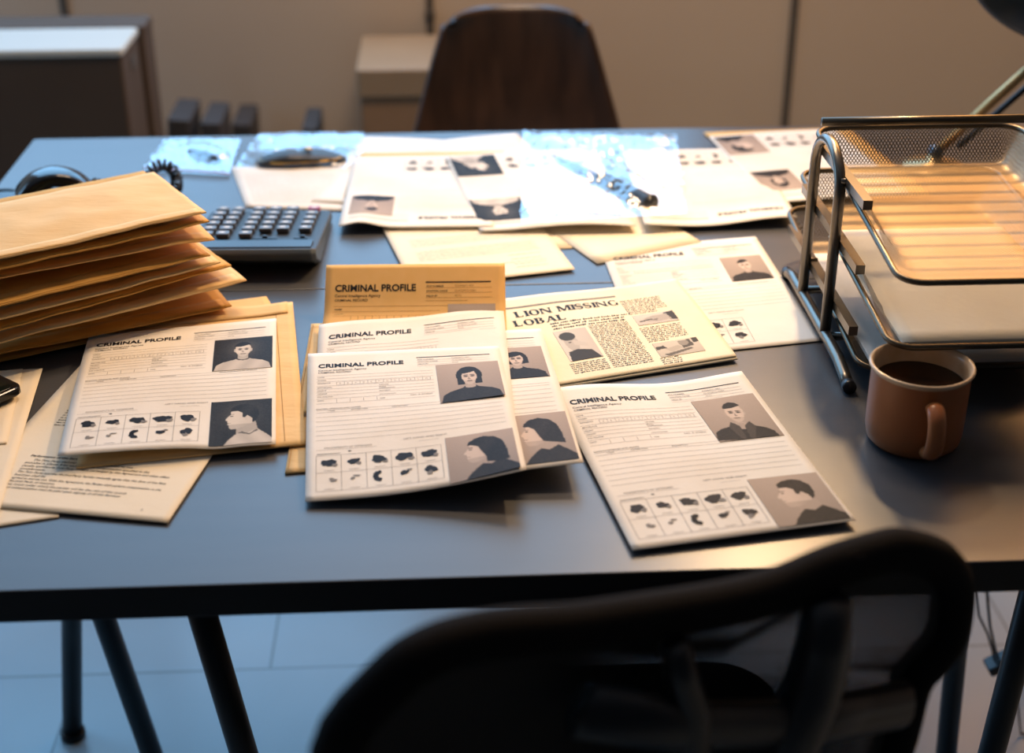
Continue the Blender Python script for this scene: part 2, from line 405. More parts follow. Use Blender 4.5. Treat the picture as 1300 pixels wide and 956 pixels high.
# --- portraits: painted prints (point colours on a fine grid) -------------------
def inpoly(X, Y, P):
    r = np.zeros(X.shape, bool); n = len(P); j = n-1
    for i in range(n):
        xi, yi = P[i]; xj, yj = P[j]
        c = ((yi > Y) != (yj > Y)) & (X < (xj-xi)*(Y-yi)/(yj-yi+1e-9)+xi); r ^= c; j = i
    return r
def ell(X, Y, cx, cy, rx, ry): return ((X-cx)/rx)**2+((Y-cy)/ry)**2 < 1
def paint(kind, n, mm, dark=False, hair='short', shirt='dark', tilt=0, seed=1):
    rs = np.random.RandomState(seed)
    Y, X = np.mgrid[0:mm+1, 0:n+1]; X = X/n; Y = Y/mm
    g = np.where(dark, .07, .40)*(1-.25*Y)+.0*X
    if dark: g = .018+.06*np.exp(-((X-.5)**2+(Y-.35)**2)/.06)
    else: g = .40-.10*Y-.05*np.abs(X-.4)
    hairc = .012 if hair != 'blond' else .12; skin = .62 if dark else .56; sh = {'dark': .014, 'light': .50, 'jacket': .012, 'blue': .022}[shirt]
    if tilt:
        c, s_ = math.cos(tilt), math.sin(tilt); x0, y0 = X-.5, Y-.6; X, Y = .5+x0*c+y0*s_, .6-x0*s_+y0*c
    A = lambda m_, v: np.where(m_, v, g)
    if kind == 'front':
        if hair == 'long': g = A(ell(X, Y, .5, .36, .205, .25) | ((np.abs(X-.5) < .19) & (Y > .36) & (Y < .60)), hairc)
        if hair == 'bob': g = A(ell(X, Y, .5, .36, .20, .22) | ((np.abs(X-.5) < .20) & (Y > .34) & (Y < .54)), hairc)
        g = A((np.abs(X-.5) < .085) & (Y > .45) & (Y < .74), skin*.62)
        body = inpoly(X, Y, [(.02, 1.02), (.06, .84), (.16, .76), (.36, .69), (.42, .64), (.5, .70), (.58, .64), (.64, .69), (.84, .76), (.94, .84), (.98, 1.02)])
        g = A(body, sh*(1+.10*np.sin(X*17+Y*9)))
        if shirt == 'sleeve': pass
        g = A(ell(X, Y, .5, .655, .085, .045) & (Y < .70), skin*.7)
        if shirt in ('light',): g = A(ell(X, Y, .5, .66, .12, .065) & ~ell(X, Y, .5, .645, .09, .05) & (Y > .65), .08)
        if shirt == 'jacket':
            g = A(inpoly(X, Y, [(.36, .60), (.46, .70), (.47, 1), (.40, 1), (.30, .72)]), .045)
            g = A(inpoly(X, Y, [(.64, .60), (.54, .70), (.53, 1), (.60, 1), (.70, .72)]), .045)
            g = A(inpoly(X, Y, [(.45, .64), (.55, .64), (.53, .78), (.47, .78)]), skin*.6)
        # head
        head = ell(X, Y, .5, .37, .135, .205) | ell(X, Y, .5, .44, .11, .17)
        g = A(ell(X, Y, .365, .40, .022, .05) | ell(X, Y, .635, .40, .022, .05), skin*.7)
        shade = skin*(1-.32*np.clip((X-.5)*4, -.2, 1)**2-.18*(Y > .50)-.12*np.clip((.45-X)*3, 0, 1))
        g = np.where(head, shade, g)
        top = {'short': .275, 'buzz': .235, 'long': .25, 'bob': .27, 'blond': .27}[hair]
        hl = ell(X, Y, .5, .32, .155, .185)
        g = A(hl & (Y < top+.05*np.cos((X-.42)*9)), hairc)
        if hair in ('long', 'bob'): g = A(ell(X, Y, .5, .38, .19, .25) & (np.abs(X-.5) > .105+.02*np.sin(Y*20)) & (Y < .56), hairc)
        for ex in (.445, .555):
            g = A(ell(X, Y, ex, .385, .034, .017), .03); g = A(ell(X, Y, ex, .350, .044, .011), .06)
            g = A(ell(X, Y, ex, .383, .045, .028) & ~ell(X, Y, ex, .385, .032, .014), skin*.62)
        g = A(inpoly(X, Y, [(.49, .39), (.472, .46), (.485, .478), (.528, .475), (.515, .455)]), skin*.5)
        g = A(ell(X, Y, .5, .515, .050, .013), skin*.22); g = A(ell(X, Y, .5, .543, .03, .008), skin*.72)
        if hair == 'buzz' and dark: g = A((Y > .365) & (Y < .405) & head & (np.abs(X-.5) < .11) & ~(ell(X, Y, .45, .385, .035, .016) | ell(X, Y, .55, .385, .035, .016)), skin*.9)
    else:  # profile facing left
        g = A(inpoly(X, Y, [(.44, .52), (.72, .45), (.80, .80), (.42, .80)]), skin*.62)
        body = [(.22, 1.02), (.30, .90), (.42, .78), (.50, .72), (.62, .76), (.76, .68), (.90, .80), (1.02, .92), (1.02, 1.02)]
        g = A(inpoly(X, Y, body), sh*(1+.10*np.sin(X*15-Y*12)))
        if shirt == 'light': g = A(inpoly(X, Y, [(.44, .76), (.52, .73), (.64, .78), (.76, .69), (.78, .72), (.64, .81), (.52, .77)]), .12)
        fc = [(.36, .22), (.33, .28), (.33, .33), (.30, .36), (.245, .43), (.25, .46), (.285, .47), (.275, .50), (.29, .52), (.28, .55), (.30, .57), (.30, .62), (.34, .66), (.44, .66), (.54, .62), (.68, .55), (.74, .40), (.70, .22), (.52, .15)]
        fm = inpoly(X, Y, fc); g = np.where(fm, skin*(1-.6*np.clip(X-.42, 0, 1)-.25*(Y > .56)), g)
        if hair in ('long', 'bob'):
            h_ = [(.30, .26), (.33, .19), (.42, .12), (.56, .09), (.72, .14), (.82, .26), (.86, .44), (.88, .66 if hair == 'bob' else .74), (.72, .74 if hair == 'long' else .62), (.56, .70 if hair == 'long' else .58), (.55, .56), (.50, .44), (.46, .32), (.38, .27)]
        else:
            h_ = [(.33, .25), (.34, .17), (.44, .11), (.58, .09), (.70, .13), (.78, .24), (.79, .38), (.74, .50), (.69, .54), (.68, .44), (.60, .36), (.57, .42), (.52, .40), (.52, .30), (.44, .25)]
        g = A(inpoly(X, Y, h_), hairc*(1+.9*np.clip(np.sin(X*9+Y*6+1), 0, 1)))
        if hair not in ('long', 'bob'): g = A(ell(X, Y, .59, .43, .028, .05), skin*.85); 
        g = A(ell(X, Y, .345, .365, .026, .012), .08); g = A(ell(X, Y, .35, .325, .035, .008), .10); g = A(ell(X, Y, .305, .525, .025, .007), skin*.3)
        if not dark and hair == 'short': pass
    g = np.clip(g+rs.normal(0, .006, g.shape), .01, 1)
    r = g*1.0; gg = g*(.80 if not dark else .90); b = g*(.66 if not dark else .78)
    return np.stack([r, gg, b, np.ones_like(g)], -1)
def photo(parent, fn, x0, y0, x1, y1, img_args, n=56, W=210., Hh=297., thick=.0006, label=None, name='mugshot_photo', skew=0, painter=paint, lift=.0):
    mm = int(n*abs((y1-y0)/(x1-x0)))
    img = painter(*img_args[0:1], n, mm, **img_args[1]) if painter is paint else painter(n, mm, **img_args[1])
    m = MB(); vs = []; fs = []
    for j in range(mm+1):
        for i in range(n+1):
            u = i/n; v = j/mm
            x = x0+(x1-x0)*u; y = y0+(y1-y0)*v+skew*(u-.5)
            vs.append(fn(x/W, y/Hh)+Vector((0, 0, thick+lift*u*v)))
    for j in range(mm):
        for i in range(n):
            a = j*(n+1)+i; fs.append((a, a+n+1, a+n+2, a+1))
    # rim skirt gives the print its thickness
    q = lambda i, j: j*(n+1)+i
    rim = [q(i, 0) for i in range(n)]+[q(n, j) for j in range(mm)]+[q(i, mm) for i in range(n, 0, -1)]+[q(0, j) for j in range(mm, 0, -1)]
    o0 = len(vs); vs += [vs[k]-Vector((0, 0, thick*.8)) for k in rim]
    for k in range(len(rim)): k2 = (k+1) % len(rim); fs.append((rim[k], rim[k2], o0+k2, o0+k))
    m.add(vs, fs)
    o = m.build(name, 'print', parent)
    ca = o.data.color_attributes.new('print', 'FLOAT_COLOR', 'POINT')
    flat = img.reshape(-1, 4); cols = np.concatenate([flat, flat[rim]], 0).astype(np.float32)
    ca.data.foreach_set('color', cols.ravel())
    if label: o['label'] = label
    return o

def blob(ink, cx, cy, rx, ry, seed, mi=0, cut=None):
    rd = random.Random(seed); n = 22; ph = [rd.uniform(0, 6) for _ in range(4)]
    pts = []
    for k in range(n):
        a = -2*PI*k/n
        r = 1+.12*math.sin(2*a+ph[0])+.10*math.sin(3*a+ph[1])+.09*math.sin(5*a+ph[2])+.07*math.sin(9*a+ph[3])
        pts.append((cx+rx*r*math.cos(a), cy+ry*r*math.sin(a)))
    c = ink.P(cx, cy); vs = [c]+[ink.P(*p) for p in pts]
    ink.m.add(vs, [(0, i+1, (i+1) % n+1) for i in range(n)], mi)
PRINTS = [(.34, 7.5, 6.0, 1), (.36, 6.5, 4.5, .6), (.4, 8, 6, .8), (.36, 9, 6.5, 1), (.34, 8, 6, .9)]
def profile_form(o, fn, detail=1, seed=3, right=True):
    rd = random.Random(seed)
    t = Ink(fn); t.text('CRIMINAL PROFILE', 11.5, 38.5, 12.6, 0, bold=.36, w=92); t.build('title_text', ['ink'], o)
    k = Ink(fn, off=.0004)
    if detail:
        k.text('Central Intelligence Agency', 11.5, 47.2, 4.9, 0, w=52, bold=.02); k.text('CRIMINAL RECORD', 11.5, 52.6, 4.6, 0, w=35, bold=.02)
    k.rect(118, 23.2, 198, 24.4, 0)
    for i, y in enumerate((30, 36, 42)):
        k.rect(118, y+1.6, 197, y+1.95, 1)
        if detail:
            k.text(('FILE NUMBER', 'STATION CODE', 'FIELD ID')[i], 119, y+.6, 3.0, 0)
            k.text(('R3584671-001', 'D-4729C5-0281', '4172')[i], 156, y+.4, 3.4, 1)
    k.rect(118, 47.2, 172, 47.5, 1); k.rect(180, 49, 200, 49.3, 1)
    for i, y in enumerate((59, 66, 73, 83, 90, 97, 104, 112, 122)):
        k.rect(10, y, 134, y+.35, 1)
        if i < 8 and detail: k.text(('NAME', 'ALIASES', 'REFERENCE', 'BIRTHPLACE', 'HEIGHT', 'WEIGHT', 'EYE COLOUR', 'DATE')[i], 11, y+4.6, 2.7, 0)
    for i in range(13): k.rect(31+i*8.3, 75.5, 31.3+i*8.3, 81.5, 1)
    if detail:
        for i in range(12): k.text('ABCDEFGHIKLM'[i], 34+i*8.3, 79.8, 3.0, 1)
    k.rect(31, 75.2, 131, 75.5, 1); k.rect(31, 81.4, 131, 81.7, 1)
    for i in range(4): k.rect(31+i*14, 114, 31.3+i*14, 121, 1)
    if detail:
        for i, y in enumerate((88, 93, 96, 102, 110, 119)): k.text(('GENDER', 'BUILD', 'COMPLEXION', 'RELIGION', 'OCCUPATION', 'TIME')[i], 76, y, 2.6, 0)
        k.text('NO. A 274820', 108, 117, 3.8, 1); k.text('KNOWN OFFENCES AND ALIASES', 10, 134.5, 3.0, 0)
        k.text('CODE', 22, 139, 2.6, 0); k.text('DISTRIBUTION', 46, 139, 2.6, 0); k.text('DESCRIPTION', 88, 139, 2.6, 0); k.text('DATE AND PLACE OF OFFENCE', 150, 137, 2.8, 0)
    for y in (136, 141, 150, 159, 168, 177, 186, 195): k.rect(10, y, 200, y+.35, 1)
    if detail:
        k.text('FINGERPRINTS OF OFFENDER', 18, 211, 3.6, 1); k.text('LEFT HAND AND RIGHT', 97, 206, 4.0, 1)
    k.rect(10, 213, 70, 213.3, 1); k.rect(112, 211, 132, 211.3, 1); k.rect(11, 220, 34, 220.6, 0); k.rect(42, 217, 45, 218.2, 0)
    gx = [10+24.6*i for i in range(6)]
    for x in gx: k.rect(x, 223, x+.4, 283, 1)
    for y in (223, 252.5, 283): k.rect(10, y, 133, y+.4, 1)
    for i in range(5):
        cx = gx[i]+13
        for y in (249, 280): k.rect(cx-5, y, cx+5, y+.5, 1)
    k.build('printed_form', ['ink', 'greyink'], o)
    b = Ink(fn, off=.00045)
    for i in range(5):
        cx = gx[i]+12.5; _, rx, ry, _ = PRINTS[i]
        blob(b, cx, 236, rx*.92, ry, seed*10+i, 0)
        blob(b, cx+rx*.8, 240, rx*.35, ry*.5, seed*11+i, 1)
    blob(b, gx[0]+17, 266, 4, 2.2, seed+40, 1); blob(b, gx[0]+15, 263, 2, 1.3, seed+41, 1)
    blob(b, gx[1]+11, 265, 2.3, 2.0, seed+42, 1); blob(b, gx[1]+15, 261, 3.5, 1.2, seed+43, 1)
    for a in range(100, 275, 18): blob(b, gx[2]+13+4.5*math.cos(math.radians(a)), 265-6*math.sin(math.radians(a)), 2.6, 2.6, seed+a, 0)
    blob(b, gx[3]+12, 264, 4.2, 3.6, seed+44, 0); blob(b, gx[3]+17, 260, 2.6, 1.4, seed+45, 1)
    blob(b, gx[4]+13, 264, 6.4, 5.4, seed+46, 0); blob(b, gx[4]+12, 270, 3, 3, seed+47, 1)
    b.build('fingerprints', ['ink', 'greyink'], o)

PG = 'criminal profile sheets'
def A4from(p, ang, which, w=.21, h=.297, z=.001):
    """page corners TL,TR,BR,BL given one known corner and the heading of the text lines"""
    a = math.radians(ang); ux = Vector((math.cos(a), math.sin(a), 0)); uy = Vector((-math.sin(a), math.cos(a), 0))
    cor = {'TL': (0, 0), 'TR': (w, 0), 'BR': (w, -h), 'BL': (0, -h)}; k = cor[which]; p = Vector((p[0], p[1], ZT+z))
    return [p+ux*(cor[n][0]-k[0])+uy*(cor[n][1]-k[1]) for n in ('TL', 'TR', 'BR', 'BL')]
sst = lambda a, b, x: (lambda t: t*t*(3-2*t))(max(0, min(1, (x-a)/(b-a))))

# 1. right-hand profile (hooded man)
c = [Vector((.104, 1.332, ZT+.0016)), at(941, 476.5, .006), at(1086, 663, .005), at(803, 701, .003)]
o, fn = page('profile_sheet', 'criminal profile page with hooded person photos, lying alone left of the mug', 'document', c,
             lambda u, v: .0035*math.sin(PI*u*2.2+.5)*(1-v)**2+.004*math.sin(PI*u)*v**3*0+.002*math.sin(PI*u)*math.sin(PI*v)+.0022, group=PG)
profile_form(o, fn, 1, 3)
photo(o, fn, 137, 50, 204, 139, ('front', dict(hair='buzz', shirt='jacket', tilt=.10)), 76, label='photo of a person in a dark hooded jacket, facing front')
photo(o, fn, 138, 212, 207, 293, ('profile', dict(hair='short', shirt='jacket')), 76, label='photo of a person with short hair in a dark hood, side view')
# 2. kraft envelopes under the centre sheets
c = [at(395, 411, .002), at(640, 400, .002), at(655, 575, .002), at(361.5, 601, .002)]
o, fn = page('kraft_envelope', 'pale kraft envelope peeking out left of the central white profile sheets', 'envelope', c, lambda u, v: 0, 'kraft2', 'kraft envelopes on the desk', thick=.0012)
k = Ink(fn); k.rect(2, 3, 2.8, 290, 0); k.rect(2, 8, 200, 8.6, 0); k.build('glued_seam', ['flap'], o)
# 3. golden kraft profile envelope behind
g0_, g1_ = at(414, 336.5, .050), at(641, 334, .050)
gx_ = g1_-g0_; gn_ = Vector((gx_.y, -gx_.x, 0)).normalized()
def gold_fn(u, v):
    d = v*.297; L1 = .070; sl = math.radians(39)      # the head of the sheet is bent up, the rest lies flat
    if d < L1: off_, z = d*math.cos(sl), .050-d*math.sin(sl)
    else: off_, z = L1*math.cos(sl)+(d-L1), .006
    t_ = sst(L1-.014, L1+.014, d); z = z+(max(.006, .050-d*math.sin(sl))-z)*0+.003*math.exp(-((d-L1)/.012)**2)
    return g0_+gx_*u+gn_*off_+Vector((0, 0, z-.050))
m = MB(); m.sheet(gold_fn, 24, 54, .0006); o = m.build('profile_envelope', 'kraft3'); fn = gold_fn
tag(o, 'golden kraft sheet printed CRIMINAL PROFILE, its head bent up behind the white ones', 'envelope', PG)
t = Ink(fn); t.text('CRIMINAL PROFILE', 11.5, 36, 12.6, 0, bold=.36, w=94); t.build('title_text', ['ink'], o)
k = Ink(fn); k.text('Central Intelligence Agency', 11.5, 43.5, 5.2, 0, w=53, bold=.03); k.text('CRIMINAL RECORD', 11.5, 49.5, 4.8, 0, w=38, bold=.03)
k.rect(117, 24, 193, 25.6, 0)
for i, y in enumerate((30.5, 37, 43.5)):
    k.rect(117, y+1.8, 194, y+2.2, 1); k.text(('FILE NUMBER', 'STATION CODE', 'FIELD ID')[i], 118, y+.8, 3.4, 0, bold=.03); k.text(('R3584671-001', 'D-4729C5-0281', '4172')[i], 151, y+.6, 3.8, 1)
k.rect(117, 49.5, 166, 50, 1); k.rect(11, 56.5, 195, 57, 1); k.rect(11, 65, 134, 65.4, 1); k.rect(11, 72, 134, 72.4, 1)
k.text('NAME', 12, 62.5, 3.2, 0, bold=.03); k.text('ALIASES', 12, 70.5, 3.2, 0, bold=.03)
for i in range(12): k.rect(31+i*8.3, 73, 31.4+i*8.3, 80, 1)
k.build('printed_form', ['ink', 'flap'], o)
photo(o, fn, 143, 55, 198, 140, ('front', dict(hair='short', shirt='dark')), 44, label='photo whose upper edge with dark hair shows')
# 4. third sheet (woman in sleeveless top)
tr = at(687, 417, .0085); br = at(741, 587, .024)
d_ = (br-tr); d_.z = 0; L_ = d_.length
nrm = Vector((-d_.y, d_.x, 0)).normalized()*-.21
c = [tr+nrm, tr, br, br+nrm]; c[0].z = ZT+.0080; c[3].z = ZT+.0080
if c[0].x > c[1].x: nrm = -nrm; c = [tr+nrm, tr, br, br+nrm]; c[0].z = ZT+.0080; c[3].z = ZT+.0080
o, fn = page('profile_sheet', 'criminal profile page of a bob-haired person in sleeveless top, half under the central sheet', 'document', c, lambda u, v: .002*math.sin(PI*v), group=PG)
profile_form(o, fn, 0, 4)
photo(o, fn, 140, 48, 203, 122, ('front', dict(hair='bob', shirt='dark')), 70, label='photo of a person with bobbed hair and sleeveless top, facing front')
photo(o, fn, 141, 200, 207, 290, ('profile', dict(hair='bob', shirt='dark')), 70, label='photo of a person with bobbed hair, side view')
# 5. second sheet
tl = at(405, 412, .0100); trr = at(639, 391, .0105); ex = trr-tl; ex.z = 0; dn = Vector((ex.y, -ex.x, 0)).normalized()*.29
c = [tl, trr, at(658, 574, .0240), at(394, 604, .0040)]
o, fn = page('profile_sheet', 'criminal profile page between golden sheet and top central sheet, only its head showing', 'document', c, lambda u, v: .0010*math.sin(PI*v)+.0012*math.sin(PI*3*u)*(1-v)-.0055*math.sin(PI*u)*v*v, group=PG)
profile_form(o, fn, 1, 5)
# 6. front centre sheet
c = [at(391, 449, .0130), at(633, 439, .018), at(668.5, 596, .036), at(387.5, 637, .0060)]
o, fn = page('profile_sheet', 'front central criminal profile page of a long-haired person, lower right corner curling up', 'document', c,
             lambda u, v: .004*math.sin(PI*v)*(1-.5*u)-.006*math.sin(PI*u)*v*v, group=PG)
profile_form(o, fn, 1, 6)
photo(o, fn, 138, 46, 205, 139, ('front', dict(hair='long', shirt='blue')), 80, skew=-3, lift=.0015, label='photo of a long haired person in a dark jumper, facing front')
photo(o, fn, 138, 212, 205, 294, ('profile', dict(hair='long', shirt='blue')), 80, skew=-2, lift=.0015, label='photo of a long haired person, side view')

# 7. envelope behind and under the left profile
c = [at(215, 402, .002), at(372, 388, .004), at(389, 566, .003), at(97, 596, .004)]
c[0] = c[1]+(Vector((c[3].x, c[3].y, c[1].z))-Vector((c[2].x, c[2].y, c[1].z)))
def envelope_sheet(label, c, z2, matn='kraft2', dz=lambda u, v: 0):
    o, fn = page('kraft_envelope', label, 'envelope', c, dz, matn, 'kraft envelopes on the desk', thick=.0014)
    k = Ink(fn); k.rect(190, 8, 190.7, 289, 0); k.rect(6, 10, 204, 10.6, 0); k.build('glued_seam', ['flap'], o)
    m = MB(); f2 = lambda u, v: fn(.03+.94*u, .003+v*(.10-.03*abs(u-.5)))+Vector((0, 0, .0014)); m.sheet(f2, 20, 4, .0006); m.build('flap', matn, o)
    return o, fn
e2 = A4from((at(348, 392, 0).x, at(348, 392, 0).y), 12, 'TR', .23, .20, .0012)
page('kraft_envelope', 'kraft envelope tucked under the envelope stack, behind the left profile', 'envelope', [at(250, 384, .0015), at(337, 376, .0015), at(350, 394, .0015), at(256, 402, .0015)] if 0 else
     [at(130, 402, .0012), at(338, 376, .0012), at(372, 430, .0012), at(150, 470, .0012)], lambda u, v: 0, 'kraft2', 'kraft envelopes on the desk', thick=.0009)
envelope_sheet('kraft envelope with creased flap lying under the left profile page', c, 0, 'kraft2', lambda u, v: .0022+.002*math.sin(PI*u)*(1-v)+.003*sst(.8, 1, u)*sst(.3, 0, v))
# 8. left profile (man, dark photo backgrounds)
c = [at(113, 426, .0115), at(351, 404, .0115), at(350, 562, .0125), at(73, 579, .017)]
o, fn = page('profile_sheet', 'criminal profile page with dark-background photos on kraft envelope, left of centre', 'document', c,
             lambda u, v: .003*math.sin(PI*v)-.0022*math.exp(-((u-.72)/.09)**2)*v**3+.0016*math.sin(5*u)*v, group=PG)
profile_form(o, fn, 1, 7)
photo(o, fn, 142, 51, 206, 133, ('front', dict(dark=True, hair='buzz', shirt='light')), 74, label='photo of a person in a light shirt against dark ground, facing front')
photo(o, fn, 144, 205, 206, 293, ('profile', dict(dark=True, hair='short', shirt='light')), 74, label='photo of a person in a light shirt against dark ground, side view')

# 9. contract pages at bottom left
def contract(ink, x0, x1, y0, y1, seed):
    rd = random.Random(seed)
    y = y0
    while y < y1: ink.words(x0, x1, y, 1.7, 0, rd, 1.2, (3, 11)); y += 5
a = math.degrees(math.atan2(at(213, 667).y-at(0, 648).y, at(213, 667).x-at(0, 648).x))
p_ = at(213, 667, 0)
c = A4from((p_.x, p_.y), a, 'BR', z=.0030)
o, fn = page('contract_page', 'cream contract page with indented clauses, lying lower left under the profile', 'document', c, lambda u, v: .0006*math.sin(PI*u), 'cream', 'cream text pages')
k = Ink(fn)
body = ['The First Party shall pay compensation pursuant to this', 'provided in Clause 4 for each unit. The compensation specified in the',
        'penalty specified by First Party remains unchanged by this Agreement and takes effect', 'consideration.',
        'The First Party and the Second Party hereby mutually agree that the date of the first', 'business shall be',
        'agreed to and set out. With this Agreement, the Parties shall perform compensation to the', 'Second Party of invoices.',
        'any event under which the parties will for the rest of this month', 'and compensation shall be paid upon signing of all the Services']
for i, t_ in enumerate(body): k.text(t_, 34 if i else 40, 214+i*5.6, 4.7, 0, slant=.25, bold=.02, w=min(150, len(t_)*1.85))
k.text('Performance of the Services', 34, 207, 4.9, 0, bold=.09, slant=.2)
for i, t_ in enumerate(['a.   The', 'b.   The Per', 'c.   The Party m', 'd.   The First Part', 'e.   The First Party is', 'f.   of any Party']):
    k.text(t_, 66-i*1.2, 160+i*6.6, 4.6, 0, slant=.2, bold=.02)
contract(k, 30, 180, 30, 150, 5); k.text('3', 178, 283, 4.5, 0); k.build('printed_text', ['ink'], o)
c = A4from((at(88, 655).x, at(88, 655).y), 14, 'BR', z=.0016)
c = [Vector((p.x-.03, p.y-.0, p.z)) for p in c]
o, fn = page('contract_page', 'cream page whose lower edge shows beneath the contract page in the corner', 'document', [at(-60, 600, .0016)+Vector((-.1, .2, 0)), at(60, 560, .0016), at(75, 656, .0016), at(-30, 676, .0016)+Vector((-.1, -.02, 0))], lambda u, v: 0, 'cream', 'cream text pages')
c = [at(-60, 486, .0042), at(53, 471.5, .0042), at(60, 560, .0042), at(-60, 575, .0042)]
c = A4from((at(55, 472).x, at(55, 472).y), 6, 'TR', z=.0045)
c = [Vector((p.x, p.y, p.z)) for p in c]
o, fn = page('typed_page', 'cream page with typed lines under the dark phone at left edge', 'document', c, lambda u, v: 0, 'cream', 'cream text pages')
k = Ink(fn); contract(k, 20, 185, 62, 120, 8); k.build('printed_text', ['ink'], o)
c = A4from((at(30, 474).x, at(30, 474).y), 9, 'TR', z=.0058)
c = [c[0], c[1], c[1]+(c[2]-c[1])*.55, c[0]+(c[3]-c[0])*.55]
page('note_sheet', 'short cream sheet just under the dark phone, topmost at the left edge', 'document', c, lambda u, v: 0, 'cream', 'cream text pages')

# 10. newspaper
tl, tr, br, bl = at(645, 379, .0035), at(858, 355, .0060), at(935, 452, .0060), at(700, 490, .0035)
sh = (tl-tr).normalized()*.05
c = [tl+sh, tr, br, bl+(bl-br).normalized()*.04]
def ndz(u, v): return (.002*math.sin(PI*v)+.0015*math.sin(7*u)*(1-v))*sst(.2, .5, u)+.0004
news = empty('newspaper', (c[2]+c[3])/2, 'yellowed folded newspaper headlined LION MISSING, behind the profile sheets', 'newspaper')
o, fn = page('front_page', None, None, c, ndz, 'aged', parent=news, thick=.0006, nu=40)
m = MB(); f2 = face_from([p-Vector((0, 0, .0014)) for p in c], lambda u, v: ndz(u, v)*.5); g2 = lambda u, v: f2(u, v)+(c[2]-c[1]).normalized()*.004*v
m.sheet(g2, 30, 14, .0014); m.build('inner_pages', 'aged', news)
W_, H_ = 261., 222.
u0 = 49.      # page x of the visible left limit
def serif(ink, s, x, y, h, w_):
    """Roman capitals with thick stems, hairlines and bracket serifs"""
    th, tn = h*.23, h*.09
    def ring(cx, cy, rx, ry, a0, a1):
        n = 26; vs = []
        for k_ in range(n+1):
            a = math.radians(a0+(a1-a0)*k_/n); ww = tn+(th-tn)*abs(math.cos(a))**1.5
            vs.append(ink.P(cx+rx*math.cos(a), cy-ry*math.sin(a))); vs.append(ink.P(cx+(rx-ww)*math.cos(a), cy-(ry-tn*1.1)*math.sin(a)))
        ink.m.add(vs, [(2*i, 2*i+1, 2*i+3, 2*i+2) for i in range(n)][::1], 0)
    def stem(x_, t=th, a=0, b=h): ink.rect(x_, y-b, x_+t, y-a, 0); ink.rect(x_-h*.07, y-tn-a, x_+t+h*.07, y-a, 0); ink.rect(x_-h*.07, y-b, x_+t+h*.07, y-b+tn, 0)
    def slab(xa, ya, xb, yb, t): ink.m.add([ink.P(xa, y-ya), ink.P(xa+t, y-ya), ink.P(xb+t, y-yb), ink.P(xb, y-yb)], [(0, 1, 2, 3)], 0)
    for ch in s:
        if ch == ' ': x += h*.45; continue
        W = h*{'I': .24, 'L': .66, 'O': .86, 'N': .86, 'M': 1.0, 'S': .58, 'G': .86, 'B': .70, 'A': .86}[ch]*w_
        if ch == 'I': stem(x+W*.2)
        if ch == 'L': stem(x); ink.rect(x, y-tn, x+W*.9, y, 0); ink.rect(x+W*.84, y-h*.28, x+W*.92, y, 0)
        if ch == 'O': ring(x+W/2, y-h/2, W/2, h*.52, 0, 360)
        if ch == 'N': stem(x, tn*1.3); stem(x+W*.82, tn*1.3); slab(x, h, x+W*.75, 0, th)
        if ch == 'M': stem(x, tn*1.3); stem(x+W*.82, th); slab(x, h, x+W*.38, 0, th); slab(x+W*.80, h, x+W*.42, 0, tn*1.4)
        if ch == 'S':
            pts = []
            for k_ in range(25):
                t_ = k_/24
                if t_ < .5: a = math.radians(30+t_*2*240); cxx, cyy, rr = x+W/2, y-h*.74, h*.24
                else: a = math.radians(90-(t_-.5)*2*240); cxx, cyy, rr = x+W/2, y-h*.26, h*.24
                pts.append((cxx+W*.42*math.cos(a), cyy-rr*math.sin(a)))
            n = len(pts); vs = []
            for k_, q in enumerate(pts):
                p0 = pts[max(0, k_-1)]; p1 = pts[min(n-1, k_+1)]; dx, dy = p1[0]-p0[0], p1[1]-p0[1]; l_ = math.hypot(dx, dy)+1e-6
                ww = (tn*1.2+(th-tn)*max(0, 1-abs(k_-12)/9))/2
                vs += [ink.P(q[0]-dy/l_*ww, q[1]+dx/l_*ww), ink.P(q[0]+dy/l_*ww, q[1]-dx/l_*ww)]
            ink.m.add(vs, [(2*i, 2*i+1, 2*i+3, 2*i+2) for i in range(n-1)], 0)
            ink.rect(x+W*.86, y-h*.98, x+W*.92, y-h*.72, 0); ink.rect(x+W*.04, y-h*.28, x+W*.10, y, 0)
        if ch == 'G': ring(x+W/2, y-h/2, W/2, h*.52, 40, 330); ink.rect(x+W*.74, y-h*.45, x+W*.92, y-h*.02, 0); ink.rect(x+W*.62, y-h*.46, x+W, y-h*.41, 0)
        if ch == 'B': stem(x); ring(x+W*.45, y-h*.75, W*.45, h*.26, -90, 90); ring(x+W*.48, y-h*.27, W*.50, h*.28, -90, 90)
        if ch == 'A': slab(x+W*.42, h, x+W*.72, 0, th); slab(x+W*.46, h, x+W*.06, 0, tn*1.3); ink.rect(x+W*.22, y-h*.34, x+W*.74, y-h*.29, 0); ink.rect(x-W*.03, y-tn, x+W*.2, y, 0); ink.rect(x+W*.66, y-tn, x+W*1.02, y, 0)
        x += W+h*.13
    return x
k = Ink(fn, W_, H_)
serif(k, 'LION MISSING', u0-3, 54, 14.5, 1.0); serif(k, 'LOBAL', u0-10, 77, 14.5, 1.0)
k.build('headline_text', ['ink'], o)
k = Ink(fn, W_, H_)
k.rect(10, 26, u0+126, 30, 1)
rd = random.Random(12)
for i in range(3): k.words(u0+30, u0+128, 84+i*7, 3.2, 0, rd, 2, (6, 15), last=(1 if i < 1 else .9))
for i in range(26): k.words(u0+70, u0+118, 103+i*4.1, 1.8, 0, rd, 1.2, (3, 8))
for i in range(6): k.words(u0+24, u0+66, 185+i*4.1, 1.9, 0, rd, 1.2, (3, 8))
for i in range(10): k.words(u0+126, u0+176, 46+i*4.4, 1.9, 0, rd, 1.4, (3, 9), last=1 if i < 8 else .7)
